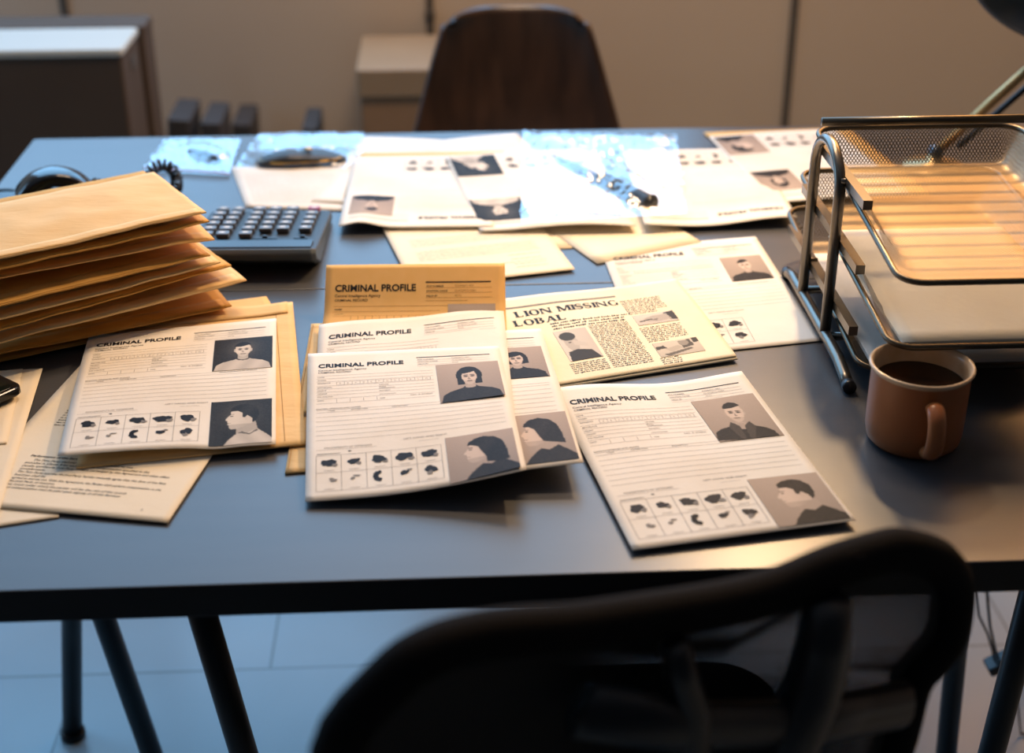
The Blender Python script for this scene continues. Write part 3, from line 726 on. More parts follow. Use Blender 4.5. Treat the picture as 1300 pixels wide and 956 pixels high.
for i in range(9): k.words(u0+126, u0+176, 126+i*4.4, 1.9, 0, rd, 1.4, (3, 9), last=1 if i < 8 else .5)
for i in range(4): k.words(u0+126, u0+150, 203+i*4.2, 1.8, 0, rd, 1.2, (3, 8))
k.build('printed_columns', ['ink', 'greyink'], o)
def p_face(n, mm, seed=0):
    Y, X = np.mgrid[0:mm+1, 0:n+1]; X = X/n; Y = Y/mm; g = .62-.1*X
    for q, v in ((ell(X, Y, .35, .42, .20, .30), .45), (ell(X, Y, .32, .22, .24, .14), .06), (inpoly(X, Y, [(.05, 1.02), (.1, .72), (.4, .66), (.8, .74), (.98, 1.02)]), .04), (inpoly(X, Y, [(.4, .35), (.8, .52), (.78, .64), (.4, .52)]), .52), (ell(X, Y, .3, .42, .05, .02), .1)):
        g = np.where(q, v, g)
    return np.stack([g, g*.9, g*.78, np.ones_like(g)], -1)
def p_hand(n, mm, seed=0):
    Y, X = np.mgrid[0:mm+1, 0:n+1]; X = X/n; Y = Y/mm; g = .62-.12*Y
    for q, v in ((inpoly(X, Y, [(.75, .1), (1.02, .0), (1.02, .9), (.82, .8)]), .05), (inpoly(X, Y, [(.2, .45), (.45, .25), (.8, .2), (.85, .75), (.5, .85), (.3, .75)]), .40), (inpoly(X, Y, [(.05, .62), (.4, .5), (.42, .6), (.1, .72)]), .10), (inpoly(X, Y, [(.3, .6), (.55, .55), (.5, .75)]), .2)):
        g = np.where(q, v, g)
    return np.stack([g, g*.9, g*.78, np.ones_like(g)], -1)
def p_desk(n, mm, seed=0):
    Y, X = np.mgrid[0:mm+1, 0:n+1]; X = X/n; Y = Y/mm; g = .58-.1*Y
    for q, v in ((inpoly(X, Y, [(.0, .3), (.2, .25), (.25, .45), (.02, .5)]), .06), (inpoly(X, Y, [(.2, .5), (.5, .35), (.62, .55), (.3, .75)]), .42), (inpoly(X, Y, [(.55, .1), (.82, .05), (.86, .5), (.6, .62)]), .09), (ell(X, Y, .66, .25, .12, .18), .28), (inpoly(X, Y, [(.86, .0), (1.02, .0), (1.02, .3), (.88, .35)]), .05), (inpoly(X, Y, [(.1, .85), (.75, .62), (.8, .72), (.2, 1.0)]), .13)):
        g = np.where(q, v, g)
    return np.stack([g, g*.9, g*.75, np.ones_like(g)], -1)
photo(o, fn, u0+27, 104, u0+66, 178, ('x', {}), 44, W_, H_, .0005, name='news_photo', painter=p_face)
photo(o, fn, u0+128, 90, u0+178, 118, ('x', {}), 50, W_, H_, .0005, name='news_photo', painter=p_hand)
photo(o, fn, u0+128, 166, u0+182, 200, ('x', {}), 50, W_, H_, .0005, name='news_photo', painter=p_desk)

# 11. profile behind the newspaper
c = [at(762, 317, .001), at(959, 301, .001), at(1045, 433, .001)]
c.append(c[0]+c[2]-c[1]); c[3] = c[3]+Vector((0, -.004, 0))
o, fn = page('profile_sheet', 'criminal profile page with crossed-arms portrait, between newspaper and letter tray', 'document', c, lambda u, v: .0008, group=PG)
profile_form(o, fn, 1, 9)
photo(o, fn, 146, 58, 200, 128, ('front', dict(hair='buzz', shirt='blue')), 48, label='photo of a person in a jumper, facing front')
# 12. upside-down pages on the rear desk
def down(name, label, nl, nr, fr, fl, z, dz=lambda u, v: 0, seed=1, ph=(), m_='paper', det=0):
    """page whose head lies towards the viewer: nl,nr = near left/right, fr,fl = far right/left corners"""
    c = [Vector((p[0], p[1], ZT+z)) for p in (nr, nl, fl, fr)]
    o, fn = page(name, label, 'document', c, dz, m_, PG)
    profile_form(o, fn, det, seed)
    for q in ph: photo(o, fn, *q[0], q[1], 44)
    return o, fn
page('blank_sheet', 'white sheet at far desk edge whose edge slopes down to the right', 'document', A4from((-.1347, 2.205), -14, 'TL', z=.0012), lambda u, v: .003*math.sin(3*u), 'paper', 'loose sheets at the far desk edge', nu=16, nv=16)
page('blank_sheet', 'white sheet at far desk edge with raised corner left of the large bag', 'document', A4from((.1109, 2.205), 17, 'TR', z=.0024), lambda u, v: .003*math.sin(3*u), 'paper', 'loose sheets at the far desk edge', nu=16, nv=16)
page('kraft_envelope', 'thin orange sheet added as a strip of warm light behind the upside-down profile', 'envelope', [Vector((x, y, ZT+z)) for x, y, z in ((-.141, 2.112, .004), (.088, 2.108, .004), (.08, 1.92, .004), (-.15, 1.92, .004))], lambda u, v: .0015, 'kraft3', 'kraft envelopes on the desk', nu=12, nv=10, thick=.0008)  # orange sheet stands in for a stripe of warm light
down('profile_sheet', 'upside-down criminal profile page with small portrait, left one beside the calculator', (-.150, 1.7955), (.06, 1.790), (.072, 2.085), (-.143, 2.085), .0075,
     lambda u, v: .010*math.exp(-((u-.86)/.12)**2)*(1-v)**2*.8+.0012, 11, [((140, 42, 200, 118), ('front', dict(hair='short', shirt='dark')))])
page('blank_sheet', 'warm white sheet under the right of two upside-down profiles', 'document', [Vector((x, y, ZT+.0042)) for x, y in ((.02, 2.10), (.23, 2.12), (.25, 1.80), (.04, 1.80))], lambda u, v: .0004, 'cream', 'loose sheets at the far desk edge', nu=12, nv=12)
down('profile_sheet', 'upside-down criminal profile page with two dark portraits, partly under the large bag', (.0412, 1.777), (.252, 1.774), (.215, 2.10), (-.004, 2.075), .0105,
     lambda u, v: .004*math.sin(PI*u*1.5)*(1-v)+.001, 12, [((136, 34, 206, 112), ('front', dict(dark=True, hair='buzz', shirt='light'))), ((140, 205, 206, 290), ('profile', dict(dark=True, hair='short', shirt='light')))])
down('profile_sheet', 'upside-down criminal profile page right of the large bag, near the letter tray', (.262, 1.772), (.4728, 1.789), (.478, 2.085), (.268, 2.085), .0085, lambda u, v: .0035*math.sin(PI*u*2+1)*(1-v)+.003, 13, [])
page('kraft_envelope', 'orange sheet added as warm light at far right of the desk beyond the tray', 'envelope', [at(893, 168, .003), at(893, 168, .003)+Vector((.24, .01, 0)), at(893, 168, .003)+Vector((.28, -.30, 0)), at(893, 168, .003)+Vector((.07, -.33, 0))], lambda u, v: 0, 'kraft3', 'kraft envelopes on the desk', nu=12, nv=12, thick=.001)  # warm light around the far right page, put in as an orange sheet
fl_ = at(900, 174, .012); nl_ = at(977, 257, .012); exx = Vector((.21, .035, 0))
dv = (nl_-fl_); dv.z = 0; dv = dv.normalized()*.297; pr = Vector((-dv.y, dv.x, 0)).normalized()*.21
down('profile_sheet', 'upside-down criminal profile page reaching under the letter tray, far right', fl_+dv, fl_+dv+pr, fl_+pr, fl_, .0125, lambda u, v: .002*math.sin(PI*u), 14,
     [((140, 45, 200, 125), ('front', dict(hair='bob', shirt='dark'))), ((140, 205, 205, 290), ('profile', dict(hair='short', shirt='jacket')))])
# 13. letters under them
c = A4from((.158, 1.652), 12.5, 'BR', z=.0030)
o, fn = page('letter_page', 'cream letter with faint typed paragraphs behind the golden kraft sheet', 'document', c, lambda u, v: .0005, 'cream', 'cream letters under the upside-down pages')
k = Ink(fn); rd = random.Random(31)
for y in (150, 157, 164, 171, 192, 199, 206, 213, 220): k.words(25, 185, y, 1.5, 0, rd, 1.2, (3, 9))
for y in (232, 246, 262, 272): k.words(140, 182, y, 1.6, 0, rd, 1.2, (3, 9))
k.words(95, 185, 255, 1.6, 0, rd, 1.2, (3, 9)); k.build('printed_text', ['greyink'], o)
page('letter_page', 'cream sheet whose corner pokes out right of the typed letter', 'document', A4from((at(727, 316).x, at(727, 316).y), 3, 'BR', z=.0012), lambda u, v: 0, 'cream', 'cream letters under the upside-down pages', nu=8, nv=8)
page('letter_page', 'cream sheet poking out between large bag and profile near the tray', 'document', A4from((at(891, 309).x, at(891, 309).y), 24, 'BR', .16, .24, z=.0020), lambda u, v: 0, 'cream', 'cream letters under the upside-down pages', nu=8, nv=8)
c = [at(293, 212, .001), at(452, 212, .001), at(441, 268, .001), at(312, 263, .001)]
o, fn = page('letter_page', 'white typed letter under the bagged wallet, behind the calculator', 'document', c, lambda u, v: .0006, 'paper', 'cream letters under the upside-down pages', nu=12, nv=12)
k = Ink(fn); rd = random.Random(5)
for i in range(15): k.words(20, 190, 60+i*14, 2.6, 0, rd, 2, (5, 14))
k.build('printed_text', ['paleink'], o)

# ================================================================== ENVELOPE STACK
def fat_envelope(label, tip, left, z, depth, thick, matn, seed, length=.33):
    rd = random.Random(seed)
    a = at(*tip, z); b = at(0, left, z); ux = (b-a).normalized(); uy = Vector((ux.y, -ux.x, 0)); 
    if uy.y < 0: uy = -uy
    ph = [rd.uniform(0, 6) for _ in range(5)]
    def prof(u, v):      # u from tip leftwards, v from near edge to far edge
        e = sst(0, .30, min(u, 1-u)); f = sst(.06, .38, v)*sst(1, .8, v)
        return f*e
    def top(u, v):
        p = a+ux*u*length+uy*v*depth
        wav = .0009*math.sin(5*u+ph[0])+.0002*math.sin(23*u+ph[1])
        cr = .0005*noise.noise(Vector((u*9+seed, v*6, seed)))+.0010*noise.noise(Vector((u*2.5+seed, v*3, 3.1)))
        return p+Vector((0, 0, wav*(1-v)+cr*2+thick*.35*prof(u, v)-.0006-(.003*(1-u)**14 if seed == 5 else 0)))
    def bot(u, v):
        p = a+ux*u*length+uy*v*depth
        wav = .0009*math.sin(5*u+ph[0])+.0002*math.sin(23*u+ph[1])
        return Vector((p.x, p.y, top(u, v).z-.0016-thick*.75*prof(u, v)))
    nu, nv = 46, 20; m = MB(); vs = [top(i/nu, j/nv) for j in range(nv+1) for i in range(nu+1)]; n0 = len(vs)
    vs += [bot(i/nu, j/nv) for j in range(nv+1) for i in range(nu+1)]
    q = lambda i, j: j*(nu+1)+i; fs = []
    for j in range(nv):
        for i in range(nu):
            fs.append((q(i, j), q(i, j+1), q(i+1, j+1), q(i+1, j))); fs.append((n0+q(i, j), n0+q(i+1, j), n0+q(i+1, j+1), n0+q(i, j+1)))
    rim = [q(i, 0) for i in range(nu)]+[q(nu, j) for j in range(nv)]+[q(i, nv) for i in range(nu, 0, -1)]+[q(0, j) for j in range(nv, 0, -1)]
    for s_, t_ in zip(rim, rim[1:]+rim[:1]): fs.append((s_, t_, n0+t_, n0+s_))
    m.add(vs, fs, 0, True)
    for k_ in range(len(rim)): m.sm[-1-k_] = False
    # a folded lip of paper along the near edge
    o = m.build('kraft_envelope', matn); tag(o, label, 'envelope', 'stacked kraft envelopes')
    m2 = MB(); m2.sheet(lambda u, v: top(.02+.96*u, .012+.10*v)+Vector((0, 0, .0006)), 40, 3, .0005); m2.build('flap', matn, o)
    return o
STK = [((262, 269), 326, .132, .165, .010, 'kraft2', 'kraft envelope on top of the tall stack, fully visible upper face'),
       ((266, 281), 340, .121, .21, .008, 'kraft', 'kraft envelope second from the top of the tall stack'),
       ((272, 299), 353, .106, .22, .010, 'kraft3', 'kraft envelope third from the top of the stack, corner bent down'),
       ((267, 322), 388, .086, .23, .010, 'kraft', 'kraft envelope fourth from the top of the tall stack'),
       ((280, 333), 404, .073, .23, .007, 'kraft2', 'kraft envelope fifth from the top of the tall stack'),
       ((294, 337), 417, .062, .23, .006, 'kraft', 'kraft envelope sixth from top, just above the widest one'),
       ((313, 355), 433, .047, .23, .009, 'kraft2', 'widest kraft envelope of the stack, corner jutting furthest right'),
       ((294, 387), 449, .019, .23, .010, 'kraft', 'kraft envelope second from the bottom of the stack'),
       ((273, 400), 458, .0075, .23, .004, 'kraft', 'kraft envelope at the very bottom of the stack')]
for i, (tip, lf, z, dp, th_, mm_, lab) in enumerate(STK):
    fat_envelope(lab, tip, lf, z, dp, th_, mm_, i+3, .30 if i else .27)

# ================================================================== CALCULATOR
cal = empty('calculator', at(345, 320, 0), 'dark blue-grey desk calculator with square keys beside the envelope stack', 'calculator')
A_ = at(276, 267, .014); B_ = at(424, 266, .014)           # far edge
ang = math.atan2(B_.y-A_.y, B_.x-A_.x); wdt = .165; dep = .205
cx_ = (A_+B_)/2
X = Matrix.Translation((cx_.x-.004, cx_.y, ZT))@Matrix.Rotation(ang, 4, 'Z')
def wedge(y): return .016+(-y/dep)*.022       # height of the deck above the desk (y from 0 at far to -dep near)
m = MB()
prof = [(0, .004), (-.004, .015), (-.012, .0175), (-dep+.030, wedge(-dep+.03)), (-dep+.004, wedge(-dep)+.002), (-dep, wedge(-dep)-.004), (-dep+.006, wedge(-dep)-.014), (-dep+.045, .002), (-.01, .002)]
n = len(prof); vs = []
for sx, rr in ((-wdt/2, .006), (-wdt/2+.006, 0), (wdt/2-.006, 0), (wdt/2, .006)):
    for (y, z) in prof:
        cy = -dep/2; cz = .015
        k_ = 1-rr/.09
        vs.append(X@Vector((sx, cy+(y-cy)*k_, cz+(z-cz)*(1-rr*20))))
fs = []
for i in range(3):
    for j in range(n): j2 = (j+1) % n; fs.append((i*n+j, (i+1)*n+j, (i+1)*n+j2, i*n+j2))
fs.append(tuple(range(n))); fs.append(tuple(reversed([3*n+j for j in range(n)])))
m.add(vs, fs); body_ = m.build('case', ['calc', 'calcdk'], cal, bevel=.0015)
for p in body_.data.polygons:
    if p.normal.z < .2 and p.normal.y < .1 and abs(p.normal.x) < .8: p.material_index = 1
dz_ = .022/dep
def onpad(x, y, h0, h1, hx, hy, mb, mi=0, r=.0012):
    R_ = X@Matrix.Translation((x, y, wedge(y)+.0012))@Matrix.Rotation(-math.atan(dz_), 4, 'X')
    mb.rbox(-hx, hx, -hy, hy, h0, h1, r, 2, mi, R_)
cols_ = [-.064, -.043, -.014, .0085, .031, .060]
rows_ = [-.022, -.046, -.070, -.094, -.118, -.142]
rdk = random.Random(2)
for j, y in enumerate(rows_):
    for i, x in enumerate(cols_):
        if j == 5 and i > 2: continue
        m = MB(); onpad(x, y, 0, .0065, .0082, .0078 if i != 1 or j else .0095, m)
        red = (i == 5 and j == 0)
        o = m.build('key', 'keyred' if red else 'key', cal)
        if red: o['label'] = 'red key'
        m = MB(); onpad(x+rdk.uniform(-.001, .001), y, .0064, .0067, .0034, .0024, m, 0, .0001); m.build('key_legend', 'white', o)
m = MB(); onpad(.012, -.150, 0, .001, .016, .002, m, 0, .0003); onpad(.012, -.150, .001, .004, .003, .002, m, 0, .0004); m.build('slide_switch', 'blackpl', cal)
m = MB(); onpad(.058, -.150, 0, .001, .009, .002, m, 0, .0003); onpad(.060, -.150, .001, .004, .003, .002, m, 0, .0004); m.build('slide_switch', 'blackpl', cal)
m = MB(); onpad(0, -.180, -.001, .0025, .076, .016, m, 0, .001); m.build('display_window', 'blackpl', cal)

# ================================================================== TELEPHONE
ph = empty('telephone', at(70, 250, 0), 'black desk telephone half hidden behind the envelope stack', 'telephone')
e0 = at(24, 247, .050); e1 = at(116, 236, .050)
pc = (e0+e1)/2; ta = math.atan2(e1.y-e0.y, e1.x-e0.x)
T = Matrix.Translation((pc.x, pc.y, ZT))@Matrix.Rotation(ta, 4, 'Z')
m = MB(); m.rbox(-.11, .045, -.03, .09, 0, .026, .006, 4, 0, T, rc=.015); m.build('base', 'blackpl', ph)
hs = MB(); Lh = (e1-e0).length/2+.006
n = 28; vs = []; fs = []
for i in range(n+1):
    t_ = -1+2*i/n; x = t_*Lh
    topz = .050+.030*(1-abs(t_)**2.6)-.004*max(0, t_); wd = .024+.004*abs(t_)**2
    botz = .030+.030*sst(1, .0, abs(t_)*1.35) if abs(t_) < .74 else .028
    if i in (0, n): wd *= .8; topz -= .006; botz += .004
    for k_ in range(16):
        a = 2*PI*k_/16; cxn = math.copysign(abs(math.cos(a))**.45, math.cos(a)); szn = math.copysign(abs(math.sin(a))**.45, math.sin(a))
        vs.append(T@Vector((x, cxn*wd, (topz+botz)/2+szn*(topz-botz)/2)))
for i in range(n):
    for k_ in range(16): k2 = (k_+1) % 16; fs.append((i*16+k_, i*16+k2, (i+1)*16+k2, (i+1)*16+k_))
fs.append(tuple(range(16))); fs.append(tuple(reversed([n*16+k_ for k_ in range(16)])))
hs.add(vs, fs, 0, True); hs.build('handset', 'glossbl', ph)
m = MB(); m.tube([T@Vector((Lh-.004, 0, .050)), T@Vector((Lh+.003, 0, .058))], .006, 10); m.build('cord_socket', 'blackpl', ph)
# coiled cord path: from the handset along the desk, rising into a loop by the stack
def coil(path, r, turns, wr):
    P = [Vector(p) for p in path]; out = []
    seg = [0]
    for i in range(1, len(P)): seg.append(seg[-1]+(P[i]-P[i-1]).length)
    N_ = turns*10
    def pt(s):
        for i in range(1, len(P)):
            if s <= seg[i]+1e-9: t = (s-seg[i-1])/(seg[i]-seg[i-1]); 
            else: continue
            p0 = P[max(0, i-2)]; p1 = P[i-1]; p2 = P[i]; p3 = P[min(len(P)-1, i+1)]
            return .5*((2*p1)+(-p0+p2)*t+(2*p0-5*p1+4*p2-p3)*t*t+(-p0+3*p1-3*p2+p3)*t**3)
        return P[-1]
    for i in range(N_+1):
        s = seg[-1]*i/N_; p = pt(s); q = pt(min(seg[-1], s+.002)); t = (q-p) if (q-p).length > 1e-7 else Vector((1, 0, 0)); t.normalize()
        a = t.cross(Vector((0, 1, 0))); a = a.normalized() if a.length > .05 else Vector((0, 0, 1)); b = t.cross(a)
        an = 2*PI*turns*i/N_; out.append(p+a*math.cos(an)*r+b*math.sin(an)*r)
    return out
cpath = [T@Vector((Lh+.004, 0, .052)), at(133, 237, .03), at(150, 235, .018), at(170, 234, .012), at(188, 228, .020)]
m = MB(); m.tube(coil(cpath, .006, 16, .0016), .0017, 5)
cpath2 = [at(187, 226, .022), at(194, 214, .034), at(206, 209, .040), at(218, 214, .034), at(224, 226, .020), at(224, 240, .010)]
m.tube(coil(cpath2, .0075, 12, .0018), .0022, 7); m.build('coiled_cord', 'cable', ph)
m = MB(); m.tube([at(-40, 243, .003), at(-10, 242, .003), at(10, 241, .003), at(26, 243, .004), at(40, 247, .010)], .0022, 6); m.build('line_cable', 'cable', ph)

# ================================================================== DARK PHONE AT LEFT EDGE
tt = at(24, 483, .028)
TX = Matrix.Translation((tt.x, tt.y, ZT))@Matrix.Rotation(math.radians(-33), 4, 'Z')
sp_ = empty('smartphone', (tt.x, tt.y, ZT), 'black smartphone lying at the left edge on cream pages', 'smartphone')
TX = Matrix.Translation(at(30, 489, .020))@Matrix.Rotation(math.radians(50), 4, 'Z')
m = MB(); m.rbox(-.160, 0, -.0, .075, -.010, 0, .002, 4, 0, TX@Matrix.Translation((0, -.0, 0))@Matrix.Rotation(0, 4, 'Z'), rc=.010); m.build('body', 'glossbl', sp_)
m = MB(); m.rbox(-.152, -.008, .006, .069, 0, .0004, .0001, 3, 0, TX, rc=.005); m.build('screen', 'screen', sp_)
m = MB()
for i in range(4):
    for j in range(2): m.rbox(-.020-.018*i-.012, -.020-.018*i, .012+.026*j, .032+.026*j, .0004, .0006, .0001, 2, 0, TX, rc=.002)
m.build('screen_icons', MT['calc'], sp_)
m = MB(); m.rbox(-.150, -.014, .012, .064, -.0135, -.010, .001, 3, 0, TX, rc=.006); m.build('case_bumper', 'blackpl', sp_)

# ================================================================== LETTER TRAY
tray_root = empty('letter_tray', (.53, 1.45, ZT), 'three tier steel mesh letter tray with tubular side frames', 'letter tray')
XT0, XT1 = .4215, .690
YB, YFt = 1.536, 1.427
def side(x, sgn):
    m = MB(); zt = .236; r = .0062
    ya, yb = YB, YFt; rr = (ya-yb)/2
    pts = [Vector((x, ya, ZT+.014)), Vector((x, ya, ZT+zt-rr-.01))]+[Vector((x, (ya+yb)/2+rr*math.cos(a), ZT+zt-rr+rr*math.sin(a)*.8)) for a in [PI*k/14 for k in range(15)]]+[Vector((x, yb, ZT+zt-rr-.01)), Vector((x, yb, ZT+.014))]
    m.tube(pts, r, 14); m.build('side_frame', 'chrome', tray_root)
    m = MB()
    pts = [Vector((x, 1.616, ZT+.0065)), Vector((x, 1.606, ZT+.012)), Vector((x, 1.585, ZT+.0165)), Vector((x, 1.50, ZT+.017)), Vector((x, 1.40, ZT+.017)), Vector((x, 1.365, ZT+.0155)), Vector((x, 1.335, ZT+.010)), Vector((x, 1.318, ZT+.0065))]
    m.tube(pts, .0065, 14); f = m.build('foot_rail', 'chrome', tray_root)
    for y in (1.616, 1.318):
        m = MB(); m.tube([Vector((x, y-.005, ZT+.0075)), Vector((x, y+.005, ZT+.0075))], .0073, 12); m.build('rubber_foot', 'blackpl', f)
side(XT0, 1); side(XT1, -1)
m = MB(); m.tube([(XT0, YB-.01, ZT+.2335), (XT1, YB-.01, ZT+.2335)], .0052, 12); m.build('crossbar', 'wire', tray_root)
for y in (1.545, 1.418):
    m = MB(); m.tube([(XT0, y, ZT+.017), (XT1, y, ZT+.017)], .0048, 10); m.build('crossbar', 'chrome', tray_root)
def rrect(x0, x1, y0, y1, r, n=6):
    out = []
    for (a, b, a0) in ((x1-r, y1-r, 0), (x0+r, y1-r, 90), (x0+r, y0+r, 180), (x1-r, y0+r, 270)):
        for k in range(n+1): t = math.radians(a0+90*k/n); out.append((a+r*math.cos(t), b+r*math.sin(t)))
    return out
def tray(zr, y0, y1, lab, zslope=.030):
    x0, x1 = XT0+.012, XT1-.012
    t_ = MB(); ring = rrect(x0, x1, y0, y1, .026)
    zf = lambda y: ZT+zr-zslope*sst(y0+.16, y0, y)-.006*(1-(y-y0)/(y1-y0))
    t_.tube([(x, y, zf(y)) for x, y in ring], .0034, 10, closed=True)
    o = t_.build('tray', 'wire', tray_root); o['label'] = lab
    # mesh basket: walls and ribbed floor
    nx, ny = 26, 76; zb = ZT+zr-.040; vs = []; uv = []; xi0, xi1, yi0, yi1 = x0+.001, x1-.001, y0+.001, y1-.001
    for j in range(ny+1):
        for i in range(nx+1):
            u = i/nx; v = j/ny; x = xi0+(xi1-xi0)*u; y = yi0+(yi1-yi0)*v
            e = min(x-xi0, xi1-x)/.022; f = (yi1-y)/.022; g_ = (y-yi0)/.012
            # rounded plan corners
            k_ = sst(0, 1, min(e, f, 1)); kf = sst(0, 1, min(g_, 1))
            zz = zf(y)-.0005; base = min(zb+.0018*(.5+.5*math.cos((y-y0)*2*PI/.030)), zz)
            z = zz+(base-zz)*min(k_, kf)
            cxr, cyr = min(max(x, xi0+.024), xi1-.024), min(max(y, yi0+.024), yi1-.024)
            dx, dy = x-cxr, y-cyr
            if dx and dy:
                L0 = max(abs(dx), abs(dy)); L1 = math.hypot(dx, dy); x = cxr+dx*L0/L1; y = cyr+dy*L0/L1
            vs.append((x, y, z)); uv.append((u*(xi1-xi0)*1.1, v*(yi1-yi0)*1.05))
    fs = [(j*(nx+1)+i, j*(nx+1)+i+1, (j+1)*(nx+1)+i+1, (j+1)*(nx+1)+i) for j in range(ny) for i in range(nx)]
    b = MB(); b.add(vs, fs, 0, True); b.build('mesh_basket', 'traymesh', o, uv=uv)
    for xs, sg in ((XT0+.0085, 1), (XT1-.0085, -1)):
        b = MB(); b.box(xs-.004, xs+.006, 1.355, y1-.05, zf(1.45)-.006, zf(1.45)+.0045); b.build('side_channel', 'chrome', o)
    for y in (YB, YFt):
        b = MB(); b.tube([(XT0, y, zf(y)), (XT0+.014, y, zf(y))], .0035, 8); b.build('peg', 'chrome', o)
tray(.202, 1.232, 1.600, 'empty top tray')
tray(.130, 1.236, 1.652, 'middle tray holding paper')
tray(.062, 1.320, 1.700, 'bottom tray holding paper')
def ream(lab, x0, x1, y0, y1, z, th_, mt, rot=0):
    T_ = Matrix.Translation(((x0+x1)/2, (y0+y1)/2, ZT+z))@Matrix.Rotation(math.radians(rot), 4, 'Z')
    w2, h2 = (x1-x0)/2, (y1-y0)/2
    m = MB(); m.sheet(lambda u, v: T_@Vector((-w2+2*w2*u, h2-2*h2*v, th_+.0012*math.sin(PI*u)*v)), 12, 12, th_*.8)
    return tag(m.build('paper_stack', mt), lab, 'paper')
ream('cream paper sheets in the middle tier of the mesh tray', .446, .652, 1.240, 1.535, .094, .004, 'cream', 0)
ream('cream paper sheet slightly turned under the sheets of the middle tier', .448, .652, 1.243, 1.533, .0915, .0018, 'cream', 1.6)
ream('white paper sheets in the shaded bottom tier of the mesh tray', .446, .656, 1.325, 1.62, .026, .006, 'paper', 0)

# ================================================================== MUG
mc = Vector((.4595, 1.2165, ZT)); mg = empty('coffee_mug', mc, 'brown glazed mug with pale rim, half full, standing before the tray', 'mug')
Hm, Rm = .086, .0500
m = MB(); m.lathe([(.036, .0), (.041, .0015), (.0455, .006), (.0475, .016), (.0478, .03), (.0478, Hm-.008), (.0492, Hm-.0035)], mc, 64, 0); m.build('body', 'mug', mg)
m = MB(); m.lathe([(.0490, Hm-.0045), (.0508, Hm-.002), (.0508, Hm), (.0492, Hm+.0012), (.0470, Hm), (.0450, Hm-.006), (.0442, Hm-.03), (.0440, .02), (.038, .006)], mc, 64, 0, False); m.build('rim', 'muginner', mg)
m = MB(); m.lathe([(.0002, .0), (.030, .0), (.0442, .0003)], mc+Vector((0, 0, Hm-.020)), 48, 0, False); m.build('coffee', 'coffee', mg)
ha = math.radians(-93)
hd = Vector((math.cos(ha), math.sin(ha), 0))
pts = []
for k_ in range(17):
    a = math.radians(80-160*k_/16); pts.append(mc+hd*(.0455+.027*max(0, math.cos(a))**.6)+Vector((0, 0, .043+.025*math.sin(a))))
m = MB(); m.tube(pts, .0088, 14, flat=.75); m.build('handle', 'mug', mg)

# ================================================================== EVIDENCE BAGS
def bag(label, c, amp, seed, zip_=False, hump=None, nu=70, nv=50):
    c = [Vector(p) for p in c]; root = None
    def base(u, v): return c[0]*(1-u)*(1-v)+c[1]*u*(1-v)+c[2]*u*v+c[3]*(1-u)*v
    def rid(x, y, s): 
        return 1-abs(noise.noise(Vector((x, y, s)))*2)
    def top(u, v):
        p = base(u, v); e = min(u, 1-u, v, 1-v); ed = sst(0, .12, e)
        x, y = p.x, p.y; wx = .012*noise.noise(Vector((x*20, y*20, seed+9)))
        h = amp*(.42*rid((x+wx)*16, (y+wx)*20, seed)+.26*rid((x-wx)*50+y*20, y*44+wx*150, seed+2)+.13*rid(x*110+y*60, y*90, seed+5)+.06*rid(x*200, y*240, seed+7))
        hz = hump(p) if hump else 0
        p = p+Vector((.006*noise.noise(Vector((v*6, seed, 0)))*(1-ed), .006*noise.noise(Vector((u*6, 0, seed)))*(1-ed), 0))
        return p+Vector((0, 0, .003+h*(.35+.65*ed)+hz*ed))
    def bot(u, v):
        p = base(u, v); return p+Vector((0, 0, .0010+.0006*noise.noise(Vector((p.x*40, p.y*40, seed)))))
    m = MB()
    q = lambda i, j: j*(nu+1)+i
    m.add([top(i/nu, j/nv) for j in range(nv+1) for i in range(nu+1)], [(q(i, j), q(i, j+1), q(i+1, j+1), q(i+1, j)) for j in range(nv) for i in range(nu)], 0, True)
    o = m.build('evidence_bag', 'film'); tag(o, label, 'bag', 'clear evidence bags')
    b = MB(); b.add([bot(i/20, j/16) for j in range(17) for i in range(21)], [(j*21+i, (j+1)*21+i, (j+1)*21+i+1, j*21+i+1) for j in range(16) for i in range(20)], 0, True)
    b.build('back_film', 'film', o)
    if zip_:
        z_ = MB(); z_.tube([top(k_/24, .985)+Vector((0, 0, -.001)) for k_ in range(25)], .0014, 6); z_.build('zip_seal', 'redzip', o)
    return o
def seghump(a, b, r, h):
    a = Vector(a); b = Vector(b)
    def f(p):
        ab = (b-a).xy; t = max(0, min(1, (p-a).xy.dot(ab)/ab.dot(ab))); d = (p.xy-(a.xy+ab*t)).length
        return h*math.exp(-(d/r)**2)
    return f
# large bag with knife
ka, kb = at(700, 200, .014), at(826, 262, .014)
bag('large crumpled clear bag holding a dark knife, on the upside-down profiles', [at(664, 170, .016), at(858, 176, .016), at(872, 272, .016), at(662, 284, .016)], .017, 3, hump=seghump(ka, kb, .026, .020), nu=110, nv=84)
kn = empty('knife', (ka+kb)/2, 'knife with black ribbed handle inside the large clear bag', 'knife')
kd = (kb-ka).normalized(); kp = Vector((-kd.y, kd.x, 0)); lift = Vector((0, 0, .004))
hA = ka.lerp(kb, .52)+lift
m = MB(); n = 34; rr = [.0100+.0022*(i % 2)+(.002 if i in (0, n-1) else 0) for i in range(n)]
m.tube([hA.lerp(kb+lift, i/(n-1)) for i in range(n)], rr, 12); m.build('handle', 'blackpl', kn)
m = MB(); b0 = ka+lift; b1 = hA
vs = []
for i in range(13):
    t_ = i/12; wd = .011*min(1, t_*3+.05); p = b0.lerp(b1, t_); vs += [p+kp*wd, p+Vector((0, 0, .0012)), p-kp*wd*.7, p-Vector((0, 0, .0012))]
